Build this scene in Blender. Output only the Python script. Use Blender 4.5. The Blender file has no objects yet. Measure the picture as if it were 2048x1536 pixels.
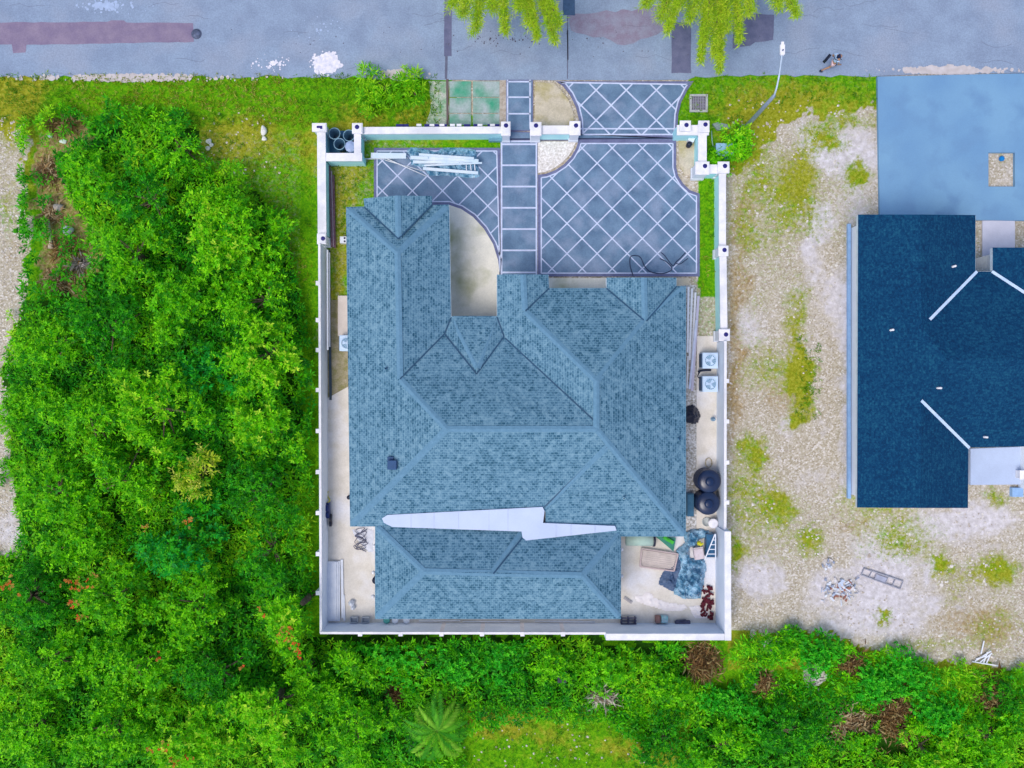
import bpy, math, random
import numpy as np
from mathutils import Vector
random.seed(7)
RNG = np.random.default_rng(11)
scene = bpy.context.scene
COL = scene.collection

# ------------------------------------------------------------------ camera, sky, sun, exposure
CAM_H = 44.0
FPX = 1584.0            # focal length in pixels of a 2048 px wide picture
cd = bpy.data.cameras.new('camera')
cam = bpy.data.objects.new('camera', cd); COL.objects.link(cam)
cam.location = (0, 0, CAM_H); cam.rotation_euler = (0, 0, 0)
cd.sensor_width = 36.0; cd.lens = 36.0 * FPX / 2048.0
cd.clip_start = 0.5; cd.clip_end = 2000
scene.camera = cam
w = bpy.data.worlds.new('World'); scene.world = w; w.use_nodes = True
nt = w.node_tree
sky = nt.nodes.new('ShaderNodeTexSky'); sky.sky_type = 'NISHITA'; sky.sun_disc = False
sky.sun_elevation = math.radians(62); sky.sun_rotation = math.radians(-136)
sky.air_density = 1.0; sky.dust_density = 2.5; sky.ozone_density = 1.0
bg = nt.nodes['Background']; bg.inputs['Strength'].default_value = 0.15
nt.links.new(sky.outputs[0], bg.inputs['Color'])
ld = bpy.data.lights.new('sun', 'SUN'); ld.energy = 1.3; ld.angle = math.radians(30); ld.color = (1.0, 0.96, 0.9)
sun = bpy.data.objects.new('sun', ld); COL.objects.link(sun)
sun.rotation_euler = Vector((2.7, 2.8, -7.5)).to_track_quat('-Z', 'Y').to_euler()
scene.view_settings.view_transform = 'Standard'; scene.view_settings.look = 'None'
scene.view_settings.exposure = 0.30; scene.view_settings.gamma = 1.0

# ------------------------------------------------------------------ helpers
def W(px, py, z=0.0):
    k = (CAM_H - z) / FPX
    return ((px - 1024) * k, (768 - py) * k, z)
def W2(px, py, z=0.0):
    return W(px, py, z)[:2]

MATS = {}
def lin(c):
    return tuple(((v/255.0)/12.92 if v/255.0 <= 0.04045 else ((v/255.0+0.055)/1.055)**2.4) for v in c)
def mat(name, color, c2=None, scale=3.0, rough=0.7, bump=0.0, metal=0.0, detail=6.0, lo=0.35, hi=0.65, fine=0.0, spec=0.3, c3=None, s3=0.5):
    """procedural paint: two base colours mixed by noise, optional third large-scale stain colour, fine grain and bump"""
    if name in MATS: return MATS[name]
    m = bpy.data.materials.new(name); m.use_nodes = True; n = m.node_tree; N = n.nodes; L = n.links
    b = N['Principled BSDF']; b.inputs['Roughness'].default_value = rough; b.inputs['Metallic'].default_value = metal
    b.inputs['Specular IOR Level'].default_value = spec
    geo = N.new('ShaderNodeNewGeometry')
    c2 = c2 or tuple(v*0.82 for v in color)
    tx = N.new('ShaderNodeTexNoise'); tx.inputs['Scale'].default_value = scale; tx.inputs['Detail'].default_value = detail
    L.new(geo.outputs['Position'], tx.inputs['Vector'])
    r = N.new('ShaderNodeValToRGB'); r.color_ramp.elements[0].position = lo; r.color_ramp.elements[1].position = hi
    r.color_ramp.elements[0].color = (*c2, 1); r.color_ramp.elements[1].color = (*color, 1)
    L.new(tx.outputs['Fac'], r.inputs['Fac']); out = r.outputs['Color']
    if c3:
        t3 = N.new('ShaderNodeTexNoise'); t3.inputs['Scale'].default_value = s3; t3.inputs['Detail'].default_value = 4
        L.new(geo.outputs['Position'], t3.inputs['Vector'])
        mr = N.new('ShaderNodeMapRange'); mr.inputs['From Min'].default_value = 0.5; mr.inputs['From Max'].default_value = 0.68
        L.new(t3.outputs['Fac'], mr.inputs['Value'])
        mx = N.new('ShaderNodeMix'); mx.data_type = 'RGBA'; mx.inputs['B'].default_value = (*c3, 1)
        L.new(mr.outputs[0], mx.inputs['Factor']); L.new(out, mx.inputs['A']); out = mx.outputs['Result']
    if fine:
        t2 = N.new('ShaderNodeTexNoise'); t2.inputs['Scale'].default_value = 14; t2.inputs['Detail'].default_value = 3
        L.new(geo.outputs['Position'], t2.inputs['Vector'])
        mr = N.new('ShaderNodeMapRange'); mr.inputs['From Min'].default_value = 0.3; mr.inputs['From Max'].default_value = 0.7
        mr.inputs['To Min'].default_value = 1 - fine; mr.inputs['To Max'].default_value = 1 + fine
        L.new(t2.outputs['Fac'], mr.inputs['Value'])
        mx = N.new('ShaderNodeVectorMath'); mx.operation = 'SCALE'
        L.new(out, mx.inputs[0]); L.new(mr.outputs[0], mx.inputs['Scale']); out = mx.outputs[0]
    L.new(out, b.inputs['Base Color'])
    if bump:
        bp = N.new('ShaderNodeBump'); bp.inputs['Strength'].default_value = bump; bp.inputs['Distance'].default_value = 0.03
        tb = N.new('ShaderNodeTexNoise'); tb.inputs['Scale'].default_value = scale*6; L.new(geo.outputs['Position'], tb.inputs['Vector'])
        L.new(tb.outputs['Fac'], bp.inputs['Height']); L.new(bp.outputs[0], b.inputs['Normal'])
    MATS[name] = m; return m

ORG = {}
def tag(o, label=None, cat=None, group=None, kind=None):
    if label: o['label'] = label
    if cat: o['category'] = cat
    if group: o['group'] = group
    if kind: o['kind'] = kind
    return o
def thing(name, label, cat, loc=(0, 0, 0), group=None, rz=0.0):
    o = bpy.data.objects.new(name, None); COL.objects.link(o); o.empty_display_size = 0.2
    o.location = loc; o.rotation_euler = (0, 0, rz); ORG[o.name] = Vector(loc)
    return tag(o, label, cat, group)
def link_mesh(name, me, parent=None, origin=None):
    o = bpy.data.objects.new(name, me); COL.objects.link(o)
    if parent is not None:
        o.parent = parent; ORG[o.name] = ORG[parent.name]
    else:
        ORG[o.name] = Vector((0, 0, 0))
    return o

class MB:
    """collects polygons in world metres; build() links them as one mesh object"""
    def __init__(s): s.v = []; s.f = []; s.m = []; s.uv = []; s.sm = []
    def face(s, pts, mi=0, uv=None, smooth=False):
        i = len(s.v); s.v += [tuple(p) for p in pts]; s.f.append(tuple(range(i, i+len(pts)))); s.m.append(mi)
        s.uv.append(uv if uv else [(p[0], p[1]) for p in pts]); s.sm.append(smooth)
    def mesh(s, vs, fs, mi=0, smooth=False):
        i = len(s.v); s.v += [tuple(p) for p in vs]
        for f in fs:
            s.f.append(tuple(i+k for k in f)); s.m.append(mi); s.uv.append([(vs[k][0], vs[k][1]) for k in f]); s.sm.append(smooth)
    def prism(s, poly, z0, z1, mi=0, mtop=None):
        n = len(poly)
        a = sum(poly[i][0]*poly[(i+1) % n][1]-poly[(i+1) % n][0]*poly[i][1] for i in range(n))
        if a < 0: poly = poly[::-1]
        vs = [(p[0], p[1], z0) for p in poly] + [(p[0], p[1], z1) for p in poly]
        fs = [tuple(range(n, 2*n))]
        s.mesh(vs, fs, mi if mtop is None else mtop)
        s.mesh(vs, [tuple(range(n-1, -1, -1))] + [(i, (i+1) % n, n+(i+1) % n, n+i) for i in range(n)], mi)
    def box(s, c, d, rz=0.0, mi=0, tilt=0.0):
        """box centred at c (x, y, z of centre), size d, turned rz about z and pitched by tilt along its length"""
        cr, sr = math.cos(rz), math.sin(rz); vs = []
        ct, st = math.cos(tilt), math.sin(tilt)
        for k in (-.5, .5):
            for (i, j) in ((-.5, -.5), (.5, -.5), (.5, .5), (-.5, .5)):
                x, y, z = i*d[0], j*d[1], k*d[2]
                x, z = x*ct - z*st, x*st + z*ct
                vs.append((c[0]+x*cr-y*sr, c[1]+x*sr+y*cr, c[2]+z))
        s.mesh(vs, [(3, 2, 1, 0), (4, 5, 6, 7), (0, 1, 5, 4), (1, 2, 6, 5), (2, 3, 7, 6), (3, 0, 4, 7)], mi)
    def beam(s, a, b, t, h, mi=0):
        a = Vector(a); b = Vector(b); d = b-a
        c = (a+b)/2
        s.box(tuple(c), (d.length, t, h), math.atan2(d.y, d.x), mi, math.atan2(d.z, math.hypot(d.x, d.y)))
    def lathe(s, c, prof, n=20, mi=0, smooth=True):
        vs = []
        for (r, z) in prof:
            for k in range(n):
                a = 2*math.pi*k/n; vs.append((c[0]+r*math.cos(a), c[1]+r*math.sin(a), c[2]+z))
        fs = []
        for j in range(len(prof)-1):
            for k in range(n):
                k2 = (k+1) % n; fs.append((j*n+k, j*n+k2, (j+1)*n+k2, (j+1)*n+k))
        s.mesh(vs, fs, mi, smooth)
    def tube(s, pts, r, n=8, mi=0, caps=True, smooth=True):
        pts = [Vector(p) for p in pts]; rs = r if isinstance(r, (list, tuple)) else [r]*len(pts)
        vs = []; up = Vector((0, 0, 1))
        for i, p in enumerate(pts):
            t = (pts[min(i+1, len(pts)-1)]-pts[max(i-1, 0)]).normalized()
            u = t.cross(up) if abs(t.z) < 0.95 else t.cross(Vector((0, 1, 0)))
            u.normalize(); v = t.cross(u)
            for k in range(n):
                a = 2*math.pi*k/n; vs.append(tuple(p+(u*math.cos(a)+v*math.sin(a))*rs[i]))
        fs = []
        for j in range(len(pts)-1):
            for k in range(n):
                k2 = (k+1) % n; fs.append((j*n+k, (j+1)*n+k, (j+1)*n+k2, j*n+k2))
        if caps:
            fs.append(tuple(range(n))); fs.append(tuple(range(len(pts)*n-1, (len(pts)-1)*n-1, -1)))
        s.mesh(vs, fs, mi, smooth)
    def build(s, name, m, parent=None, local=False):
        o0 = Vector((0, 0, 0)) if (parent is None or local) else ORG[parent.name]
        me = bpy.data.meshes.new(name)
        me.from_pydata([(v[0]-o0.x, v[1]-o0.y, v[2]-o0.z) for v in s.v], [], s.f)
        ms = m if isinstance(m, (list, tuple)) else [m]
        for q in ms: me.materials.append(q)
        me.polygons.foreach_set('material_index', s.m)
        me.polygons.foreach_set('use_smooth', s.sm)
        ul = me.uv_layers.new(name='uv'); flat = []
        for u in s.uv:
            for p in u: flat += [p[0], p[1]]
        ul.data.foreach_set('uv', flat)
        me.update()
        return link_mesh(name, me, parent)
def spline(pts, k=6, closed=False):
    P = [Vector(p) for p in pts]; out = []
    for i in range(len(P)-1):
        a = P[max(i-1, 0)]; b = P[i]; c = P[i+1]; d = P[min(i+2, len(P)-1)]
        for j in range(k):
            t = j/k
            out.append(0.5*((2*b)+(c-a)*t+(2*a-5*b+4*c-d)*t*t+(3*b-a-3*c+d)*t*t*t))
    out.append(P[-1]); return out
def copy_tree(o, loc, label, rz=None):
    c = o.copy(); COL.objects.link(c); c.location = loc; c['label'] = label
    if rz is not None: c.rotation_euler = (0, 0, rz)
    ORG[c.name] = Vector(loc)
    for ch in list(o.children):
        d = ch.copy(); COL.objects.link(d); d.parent = c
        for g in list(ch.children):
            e = g.copy(); COL.objects.link(e); e.parent = d
    return c
# value noise in numpy
def vnoise(x, y, scale, seed=0):
    r = np.random.default_rng(seed); G = r.random((128, 128))
    X = np.asarray(x)*scale; Y = np.asarray(y)*scale
    xi = np.floor(X).astype(int); yi = np.floor(Y).astype(int); fx = X-xi; fy = Y-yi
    fx = fx*fx*(3-2*fx); fy = fy*fy*(3-2*fy)
    g = lambda a, b: G[a % 128, b % 128]
    return (g(xi, yi)*(1-fx)+g(xi+1, yi)*fx)*(1-fy)+(g(xi, yi+1)*(1-fx)+g(xi+1, yi+1)*fx)*fy
def fbm(x, y, scale, seed=0, o=4):
    t = 0; a = 0.5
    for k in range(o): t = t+a*vnoise(x, y, scale*2**k, seed+k*7); a *= 0.5
    return t/(1-0.5**o)
def inpoly(X, Y, poly):
    ins = np.zeros(X.shape, bool); n = len(poly)
    for i in range(n):
        x0, y0 = poly[i]; x1, y1 = poly[(i+1) % n]
        if y0 == y1: continue
        c = ((y0 > Y) != (y1 > Y)) & (X < (x1-x0)*(Y-y0)/(y1-y0)+x0)
        ins ^= c
    return ins
def smooth01(t, a, b):
    t = np.clip((t-a)/(b-a), 0, 1); return t*t*(3-2*t)

# ------------------------------------------------------------------ vegetation regions, in plan pixels of the ground plane
THICKET = [(60,240),(140,212),(200,225),(330,205),(400,235),(385,330),(470,350),(560,440),(590,560),(625,700),(636,800),(640,1262),
 (1210,1272),(1215,1285),(1400,1288),(1470,1275),(1560,1262),(1640,1258),(1710,1290),(1800,1318),(1950,1330),(2110,1345),(2110,1620),(1400,1620),(1340,1500),
 (1250,1455),(1100,1430),(1000,1420),(930,1450),(890,1620),(-70,1620),(-70,1120),(50,1112),(40,1030),(18,950),(15,800),(20,700),(48,620),(52,400),(50,300)]
DEBRIS = [(75,262),(120,240),(165,232),(192,262),(160,300),(120,312),(128,345),(150,400),(185,450),(205,500),(190,560),(175,605),(120,585),(80,560),(72,440),(62,330)]

# ------------------------------------------------------------------ ground
def blob(X, Y, px, py, rx, ry, v=1.0, rot=0):
    dx = X-px; dy = Y-py
    return v*np.exp(-((dx/rx)**2+(dy/ry)**2))
def build_ground():
    xs = np.concatenate([[-400, -200, -100, -60, -40], np.arange(-31, 31.01, 0.16), [40, 60, 100, 200, 400]])
    ys = np.concatenate([[-400, -200, -100, -60, -35], np.arange(-24, 26.01, 0.16), [35, 60, 100, 200, 400]])
    GX, GY = np.meshgrid(xs, ys); X = 1024+GX*36; Y = 768-GY*36
    n1 = fbm(GX, GY, 0.35, 1); n2 = fbm(GX, GY, 1.2, 5); n3 = fbm(GX, GY, 3.0, 9)
    wx = (n2-.5)*60; wy = (n3-.5)*40
    Xw = X+wx; Yw = Y+wy
    G = np.zeros(X.shape); P = np.zeros(X.shape); B = np.zeros(X.shape); O = np.zeros(X.shape)
    # green verge along the road
    G += ((Yw < 262) & (Xw < 905)) * 1.0
    G += inpoly(Xw, Yw, [(1375,120),(1560,120),(1770,120),(1760,205),(1700,222),(1650,235),(1600,215),(1550,260),(1500,320),(1470,350),(1400,330),(1340,250)])*0.8
    G += inpoly(Xw, Yw, [(380,200),(640,200),(642,760),(560,700),(350,400)])*0.72
    G += inpoly(Xw, Yw, THICKET)*1.0
    G += inpoly(X, Y, [(600,230),(1010,230),(1010,300),(760,305),(760,420),(705,420),(705,780),(600,780)])*0.68
    G += inpoly(X, Y, [(560,700),(652,700),(652,1300),(560,1300)])*1.0 + ((X > 600) & (X < 1500) & (Y > 1262))*1.0
    G += blob(X, Y, 940, 282, 60, 14, .4)
    G += inpoly(X, Y, [(1397,345),(1435,345),(1435,590),(1400,590)])*0.95 + inpoly(X, Y, [(1385,560),(1435,560),(1435,690),(1400,690)])*0.35
    G += inpoly(Xw, Yw, [(880,1400),(1400,1400),(1420,1800),(860,1800)])*0.75
    G += (GY > 23.7)*0.9
    # left strip and right lot patches
    for b in [(20,260,40,60,.6),(15,420,30,80,.55),(10,200,80,40,.9)]: G += blob(Xw, Yw, *b)
    for b in [(1600,760,26,80,.75),(1545,740,60,60,.35),(1600,620,22,60,.4),(1595,360,40,90,.5),(1515,330,40,60,.45),(1650,275,36,22,.5),(1720,350,24,24,.6),
              (1490,960,50,90,.35),(1510,900,24,40,.45),(1560,1000,40,50,.4),(1700,240,80,20,.4),(1500,650,40,120,.18),(1560,540,50,90,.2),
              (1990,1140,60,30,.6),(1880,1130,20,20,.5),(1760,1235,18,22,.6),(1800,1080,60,40,.25),(1620,1080,30,26,.4),(1905,1180,40,40,.3),(1470,1110,14,40,.4),
              (1860,1290,90,18,.4),(1490,470,24,60,.2),(1740,1000,80,60,.25),(1990,990,40,20,.4),(1980,1250,70,40,.25),(1590,845,20,14,.5)]: G += blob(Xw, Yw, *b)
    for b in [(1520,1160,42,46,1.0),(1625,490,28,70,.8),(1670,1165,50,40,.6),(1760,1130,60,50,.5),(1640,440,22,40,.6),(1685,600,26,60,.6),(1700,700,20,120,.6),(1500,900,40,60,.3),
              (1860,1060,90,50,.5),(1950,1040,90,36,.6),(1560,1020,40,40,.3),(1790,1210,60,60,.7),(1700,1250,40,30,.5),(1860,1150,24,30,.6),(1575,860,20,30,.5),(1690,300,70,60,.7),(1620,290,50,40,.5),(1700,420,40,50,.5),(1500,640,30,90,.3),
              (1545,235,60,30,.2),(1870,1210,30,20,.5),(1700,880,16,120,.5),(1640,960,50,40,.3),(20,900,30,200,.35),(20,1070,36,50,.5),(1640,850,20,40,.4)]: P += blob(Xw, Yw, *b)
    for b in [(1480,560,30,200,.5),(1470,800,24,200,.5),(1560,800,60,60,.5),(30,240,40,20,.6),(440,270,40,40,.4),(1900,1240,100,60,.4),(1960,1120,60,60,.35),(1520,420,50,60,.5),
              (1600,1060,60,30,.3),(1740,1050,60,20,.4),(1720,320,40,60,.3),(570,490,16,20,.7),(20,500,30,60,.4),(1700,1060,60,30,.3),(1990,1260,60,50,.5)]: B += blob(Xw, Yw, *b)
    # olive tint on thin grass
    for b in [(470,280,110,60,.8),(700,330,60,120,.5),(620,300,40,60,.4),(740,240,60,30,.6),(1500,250,100,50,.6),(1600,190,220,50,.5),(20,260,60,200,.9),(1100,1480,80,40,.5),(980,1450,60,26,.9),
              (1590,700,60,200,.7),(1600,350,80,100,.7),(1240,1500,60,30,.5),(1350,1500,80,60,.6),(1100,1420,200,20,.4),(680,600,30,240,.7),(1940,1180,200,120,.7),(1560,960,120,120,.6),(60,160,80,60,.4),(880,285,120,10,.5)]: O += blob(Xw, Yw, *b)
    g = inpoly(Xw, Yw, [(800,232),(905,170),(905,260),(800,260)])
    P += g*0.3; O += g*0.5
    lot = (X > 1456) & (Y > 200) & (Y < 1340); G = np.where(lot & ~inpoly(Xw, Yw, THICKET), G*1.35+.30*smooth01(fbm(GX, GY, .22, 44), .42, .75), G); O = np.where(lot, np.maximum(O, .55), O)
    P = np.where(lot, P+.35*smooth01(fbm(GX, GY, .3, 55), .5, .8), P)
    G = np.where(inpoly(Xw, Yw, DEBRIS), 0.38, G); B = np.where(inpoly(Xw, Yw, DEBRIS), 0.9, B)
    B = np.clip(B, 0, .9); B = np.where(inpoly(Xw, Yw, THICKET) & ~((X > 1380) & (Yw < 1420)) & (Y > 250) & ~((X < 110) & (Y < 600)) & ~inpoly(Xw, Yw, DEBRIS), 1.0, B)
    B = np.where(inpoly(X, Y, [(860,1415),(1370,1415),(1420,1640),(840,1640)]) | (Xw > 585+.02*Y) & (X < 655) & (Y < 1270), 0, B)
    G = np.clip(G, 0, 1); P = np.clip(P, 0, 1); B = np.clip(B, 0, 1); O = np.clip(O, 0, 1)
    Z = np.where((np.abs(GX) < 30), (n2-.5)*0.05-0.03, -0.03)
    Z = np.where((GY > 16.9) | ((X > 640) & (X < 1460) & (Y > 150) & (Y < 1280)) | ((X > 1690) & (Y < 1020)), -0.03, Z)
    nx, ny = len(xs), len(ys)
    me = bpy.data.meshes.new('ground')
    V = np.stack([GX, GY, Z], -1).reshape(-1, 3)
    idx = np.arange(nx*ny).reshape(ny, nx)
    F = np.stack([idx[:-1, :-1], idx[:-1, 1:], idx[1:, 1:], idx[1:, :-1]], -1).reshape(-1, 4)
    fast_mesh(me, V, F)
    a = me.color_attributes.new('zone', 'FLOAT_COLOR', 'POINT')
    a.data.foreach_set('color', np.stack([G, P, B, O], -1).reshape(-1).astype(np.float32))
    o = link_mesh('ground', me); tag(o, kind='structure')
    m = bpy.data.materials.new('ground_mat'); m.use_nodes = True; N = m.node_tree.nodes; L = m.node_tree.links
    b = N['Principled BSDF']; b.inputs['Roughness'].default_value = .95; b.inputs['Specular IOR Level'].default_value = .1
    at = N.new('ShaderNodeAttribute'); at.attribute_name = 'zone'
    sep = N.new('ShaderNodeSeparateColor'); L.new(at.outputs['Color'], sep.inputs[0])
    geo = N.new('ShaderNodeNewGeometry'); pos = geo.outputs['Position']
    def noise(s, d=4, rough=.6):
        t = N.new('ShaderNodeTexNoise'); t.inputs['Scale'].default_value = s; t.inputs['Detail'].default_value = d; t.inputs['Roughness'].default_value = rough
        L.new(pos, t.inputs['Vector']); return t.outputs['Fac']
    def ramp(fac, stops):
        r = N.new('ShaderNodeValToRGB'); e = r.color_ramp.elements
        e[0].position = stops[0][0]; e[0].color = (*stops[0][1], 1); e[1].position = stops[1][0]; e[1].color = (*stops[1][1], 1)
        for p, c in stops[2:]:
            q = e.new(p); q.color = (*c, 1)
        L.new(fac, r.inputs['Fac']); return r.outputs['Color']
    def mix(f, a_, b_):
        x = N.new('ShaderNodeMix'); x.data_type = 'RGBA'; L.new(f, x.inputs['Factor'])
        L.new(a_, x.inputs['A']); L.new(b_, x.inputs['B']); return x.outputs['Result']
    def thr(maskv, nz, amt, lo, hi):
        s = N.new('ShaderNodeMath'); s.operation = 'MULTIPLY_ADD'; L.new(nz, s.inputs[0]); s.inputs[1].default_value = amt; L.new(maskv, s.inputs[2])
        r = N.new('ShaderNodeMapRange'); r.interpolation_type = 'SMOOTHSTEP'; r.inputs['From Min'].default_value = lo+amt/2; r.inputs['From Max'].default_value = hi+amt/2
        L.new(s.outputs[0], r.inputs['Value']); return r.outputs[0]
    vor = N.new('ShaderNodeTexVoronoi'); vor.inputs['Scale'].default_value = 13; vor.inputs['Randomness'].default_value = 1; L.new(pos, vor.inputs['Vector'])
    sv = N.new('ShaderNodeSeparateColor'); L.new(vor.outputs['Color'], sv.inputs[0])
    stones = ramp(sv.outputs[0], [(0.0, (.25,.20,.13)), (.45, (.47,.41,.31)), (.78, (.60,.54,.47)), (.94, (.86,.82,.83))])
    soil = ramp(noise(9, 8, .85), [(.33, (.24,.19,.12)), (.5, (.50,.44,.33)), (.66, (.76,.70,.64))])
    x = N.new('ShaderNodeMapRange'); x.inputs['From Min'].default_value = .02; x.inputs['From Max'].default_value = .05; L.new(vor.outputs['Distance'], x.inputs['Value'])
    fac = N.new('ShaderNodeMath'); fac.operation = 'SUBTRACT'; fac.inputs[0].default_value = 1; L.new(x.outputs[0], fac.inputs[1])
    grav = mix(noise(2.6, 6, .7), soil, stones)
    pale = ramp(noise(3, 6, .7), [(.3, (.46,.42,.42)), (.55, (.66,.62,.64)), (.75, (.84,.80,.86))])
    brown = ramp(noise(6, 6, .8), [(.35, (.16,.10,.035)), (.5, (.35,.24,.10)), (.68, (.58,.44,.24))])
    c = mix(thr(sep.outputs[2], noise(5, 5), .9, .25, .8), grav, brown)
    c = mix(thr(sep.outputs[1], noise(3.5, 6), .9, .2, .75), c, pale)
    lush = ramp(noise(7, 6, .75), [(.28, (.02,.14,.003)), (.45, (.08,.29,.003)), (.58, (.16,.40,.004)), (.75, (.34,.52,.02))])
    olive = ramp(noise(7, 6, .8), [(.28, (.10,.13,.006)), (.45, (.25,.27,.012)), (.58, (.36,.37,.03)), (.75, (.58,.52,.20))])
    gr = mix(thr(at.outputs['Alpha'], noise(2.2, 5), 1.0, .2, .7), lush, olive)
    litter_shade = ramp(noise(6, 5, .8), [(.3, (.006,.035,.003)), (.7, (.03,.12,.004))])  # leaf litter, darkened further to paint deep shade into the thicket gaps
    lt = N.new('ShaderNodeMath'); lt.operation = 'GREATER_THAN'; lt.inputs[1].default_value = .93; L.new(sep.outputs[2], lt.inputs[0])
    gr = mix(lt.outputs[0], gr, litter_shade)
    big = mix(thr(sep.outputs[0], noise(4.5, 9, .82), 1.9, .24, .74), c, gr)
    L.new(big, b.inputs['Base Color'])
    bp = N.new('ShaderNodeBump'); bp.inputs['Strength'].default_value = .7; bp.inputs['Distance'].default_value = .06
    L.new(noise(9, 6, .8), bp.inputs['Height']); L.new(bp.outputs[0], b.inputs['Normal'])
    me.materials.append(m)
def fast_mesh(me, V, F):
    V = np.ascontiguousarray(V, np.float32); F = np.ascontiguousarray(F, np.int32)
    me.vertices.add(len(V)); me.vertices.foreach_set('co', V.ravel())
    k = F.shape[1]
    me.loops.add(F.size); me.loops.foreach_set('vertex_index', F.ravel())
    me.polygons.add(len(F)); me.polygons.foreach_set('loop_start', np.arange(0, F.size, k, dtype=np.int32))
    me.polygons.foreach_set('loop_total', np.full(len(F), k, np.int32))
    me.update(calc_edges=True); me.validate()
build_ground()

# ------------------------------------------------------------------ road and paving
asph = mat('asphalt', (.27,.345,.47), (.225,.285,.40), scale=0.9, rough=.9, bump=.25, fine=.13, c3=(.285,.335,.44), s3=.35)
patch_dark = mat('asphalt_patch', (.115,.125,.215), (.16,.165,.26), scale=2, rough=.9, bump=.2, fine=.08)
patch_mauve = mat('asphalt_mauve', (.21,.165,.26), (.27,.215,.30), scale=1.5, rough=.9, bump=.2, fine=.08)
white_dust = mat('white_spill', (.85,.80,.86), (.62,.62,.72), scale=5, rough=1, fine=.06)
def ragged(poly, step=14, amp=3.0, seed=0):
    r = random.Random(seed); out = []
    for i in range(len(poly)):
        a = poly[i]; b = poly[(i+1) % len(poly)]; L_ = math.hypot(b[0]-a[0], b[1]-a[1]); n = max(1, int(L_/step))
        for k in range(n):
            t = k/n; out.append((a[0]+(b[0]-a[0])*t+r.uniform(-amp, amp), a[1]+(b[1]-a[1])*t+r.uniform(-amp, amp)))
    return out
def slab(name, pxpoly, z0, z1, m, label=None, kind='structure', parent=None):
    b = MB(); b.prism([W2(x, y, z1) for x, y in pxpoly], z0, z1); o = b.build(name, m, parent)
    if parent is None: tag(o, kind=kind)
    return o
edge = [(-2200,158),(-60,158)] + [(x, 155+random.uniform(-5, 5)) for x in range(0, 860, 16)] + [(x, 160+random.uniform(-1, 1)) for x in range(862, 1390, 30)] + \
       [(x, 152+random.uniform(-3, 3)) for x in range(1392, 1750, 18)] + [(1757,152),(1850,148),(2048,146),(4200,146)]
slab('road', edge+[(4200,-95),(-2200,-95)], -.02, .02, asph)
def decal(name, poly, m, z, amp=1.0, seed=0):
    return slab(name, ragged(poly, 16, amp, seed), z-.003, z, m)
decal('road_patch', [(-200,46),(150,44),(215,43),(222,40),(248,40),(252,45),(386,46),(388,84),(250,86),(52,90),(52,105),(26,106),(24,89),(-200,88)], patch_mauve, .026, .8, 2)
decal('road_patch', [(889,-90),(904,-90),(903,112),(888,112)], patch_dark, .0262, .5, 3)
decal('road_patch', [(1343,45),(1382,45),(1382,146),(1343,146)], patch_dark, .0264, .7, 4)
decal('road_patch', [(1466,24),(1548,30),(1547,80),(1510,85),(1500,92),(1466,96)], patch_dark, .0266, .8, 5)
decal('road_patch', [(1126,-60),(1150,-60),(1150,31),(1126,30)], mat('patch_blue', (.07,.13,.24), rough=.9, fine=.1), .0268, .5, 6)
decal('road_patch', [(1136,32),(1344,10),(1343,60),(1250,90),(1140,60)], mat('patch_worn', (.27,.27,.36), (.24,.20,.28), scale=2, rough=.9, fine=.1), .0254, 4, 7)
crk = MB()
for a, bb, t in [((893,112),(892,158),.14), ((1135,32),(1135,158),.05), ((1135,60),(1136,120),.07)]:
    a = W2(*a); bb = W2(*bb); crk.beam((a[0], a[1], .024), (bb[0], bb[1], .024), t, .006)
pth = spline([(1510+60*i, 48+random.uniform(-5, 5)) for i in range(11)], 4)if False else []
rs = random.Random(5)
for k in range(26):
    x, y = rs.uniform(0, 2040), rs.uniform(5, 150); ang = rs.uniform(-.4, .4)
    for j in range(4):
        x2 = x+rs.uniform(8, 22)*math.cos(ang); y2 = y+rs.uniform(-7, 7)
        p = W2(x, y); q = W2(x2, y2); crk.beam((p[0], p[1], .0225+.0002*k), (q[0], q[1], .0225+.0002*k), .012, .002); x, y = x2, y2
tag(crk.build('road_cracks', mat('crack_line', (.14,.15,.22), rough=1)), kind='structure')
# chalky spills and pale stains: spots lying on the road
def spots(name, centre, rx, ry, n, smin, smax, m, seed, z):
    r = random.Random(seed); b = MB()
    for i in range(n):
        a = r.uniform(0, 6.283); d = min(1.0, abs(r.gauss(0, .5)))
        x = centre[0]+rx*d*math.cos(a); y = centre[1]+ry*d*math.sin(a); s = r.uniform(smin, smax)*(1.25-d)
        c = W2(x, y); k = r.randint(6, 9)
        b.face([(c[0]+s*r.uniform(.6, 1.1)*math.cos(6.283*j/k), c[1]+s*r.uniform(.6, 1.1)*math.sin(6.283*j/k), z+.00004*i) for j in range(k)])
    return tag(b.build(name, m), kind='structure')
spots('chalk_spill', (653,127), 34, 24, 240, .05, .42, white_dust, 1, .027)
spots('pale_stain', (545,126), 60, 20, 70, .02, .12, white_dust, 2, .027)
spots('pale_stain', (215,12), 95, 18, 110, .03, .16, mat('pale_stain', (.42,.52,.72), rough=1), 3, .027)
spots('pale_stain', (640,60), 80, 50, 30, .02, .07, mat('pale_stain', (.42,.52,.72), rough=1), 4, .027)
spots('sand_edge', (250,156), 330, 7, 260, .06, .26, mat('sandy', (.60,.55,.56), (.5,.45,.44), rough=1), 5, .027)
spots('sand_edge', (1900,141), 170, 6, 200, .06, .3, mat('sandy', (.60,.55,.56), rough=1), 6, .027)
spots('sand_edge', (800,150), 60, 12, 130, .05, .3, mat('sandy', (.60,.55,.56), rough=1), 7, .027)
spots('oil_spots', (1024,80), 950, 60, 160, .015, .05, mat('crack', (.10,.09,.13), rough=1), 8, .029)
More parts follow.
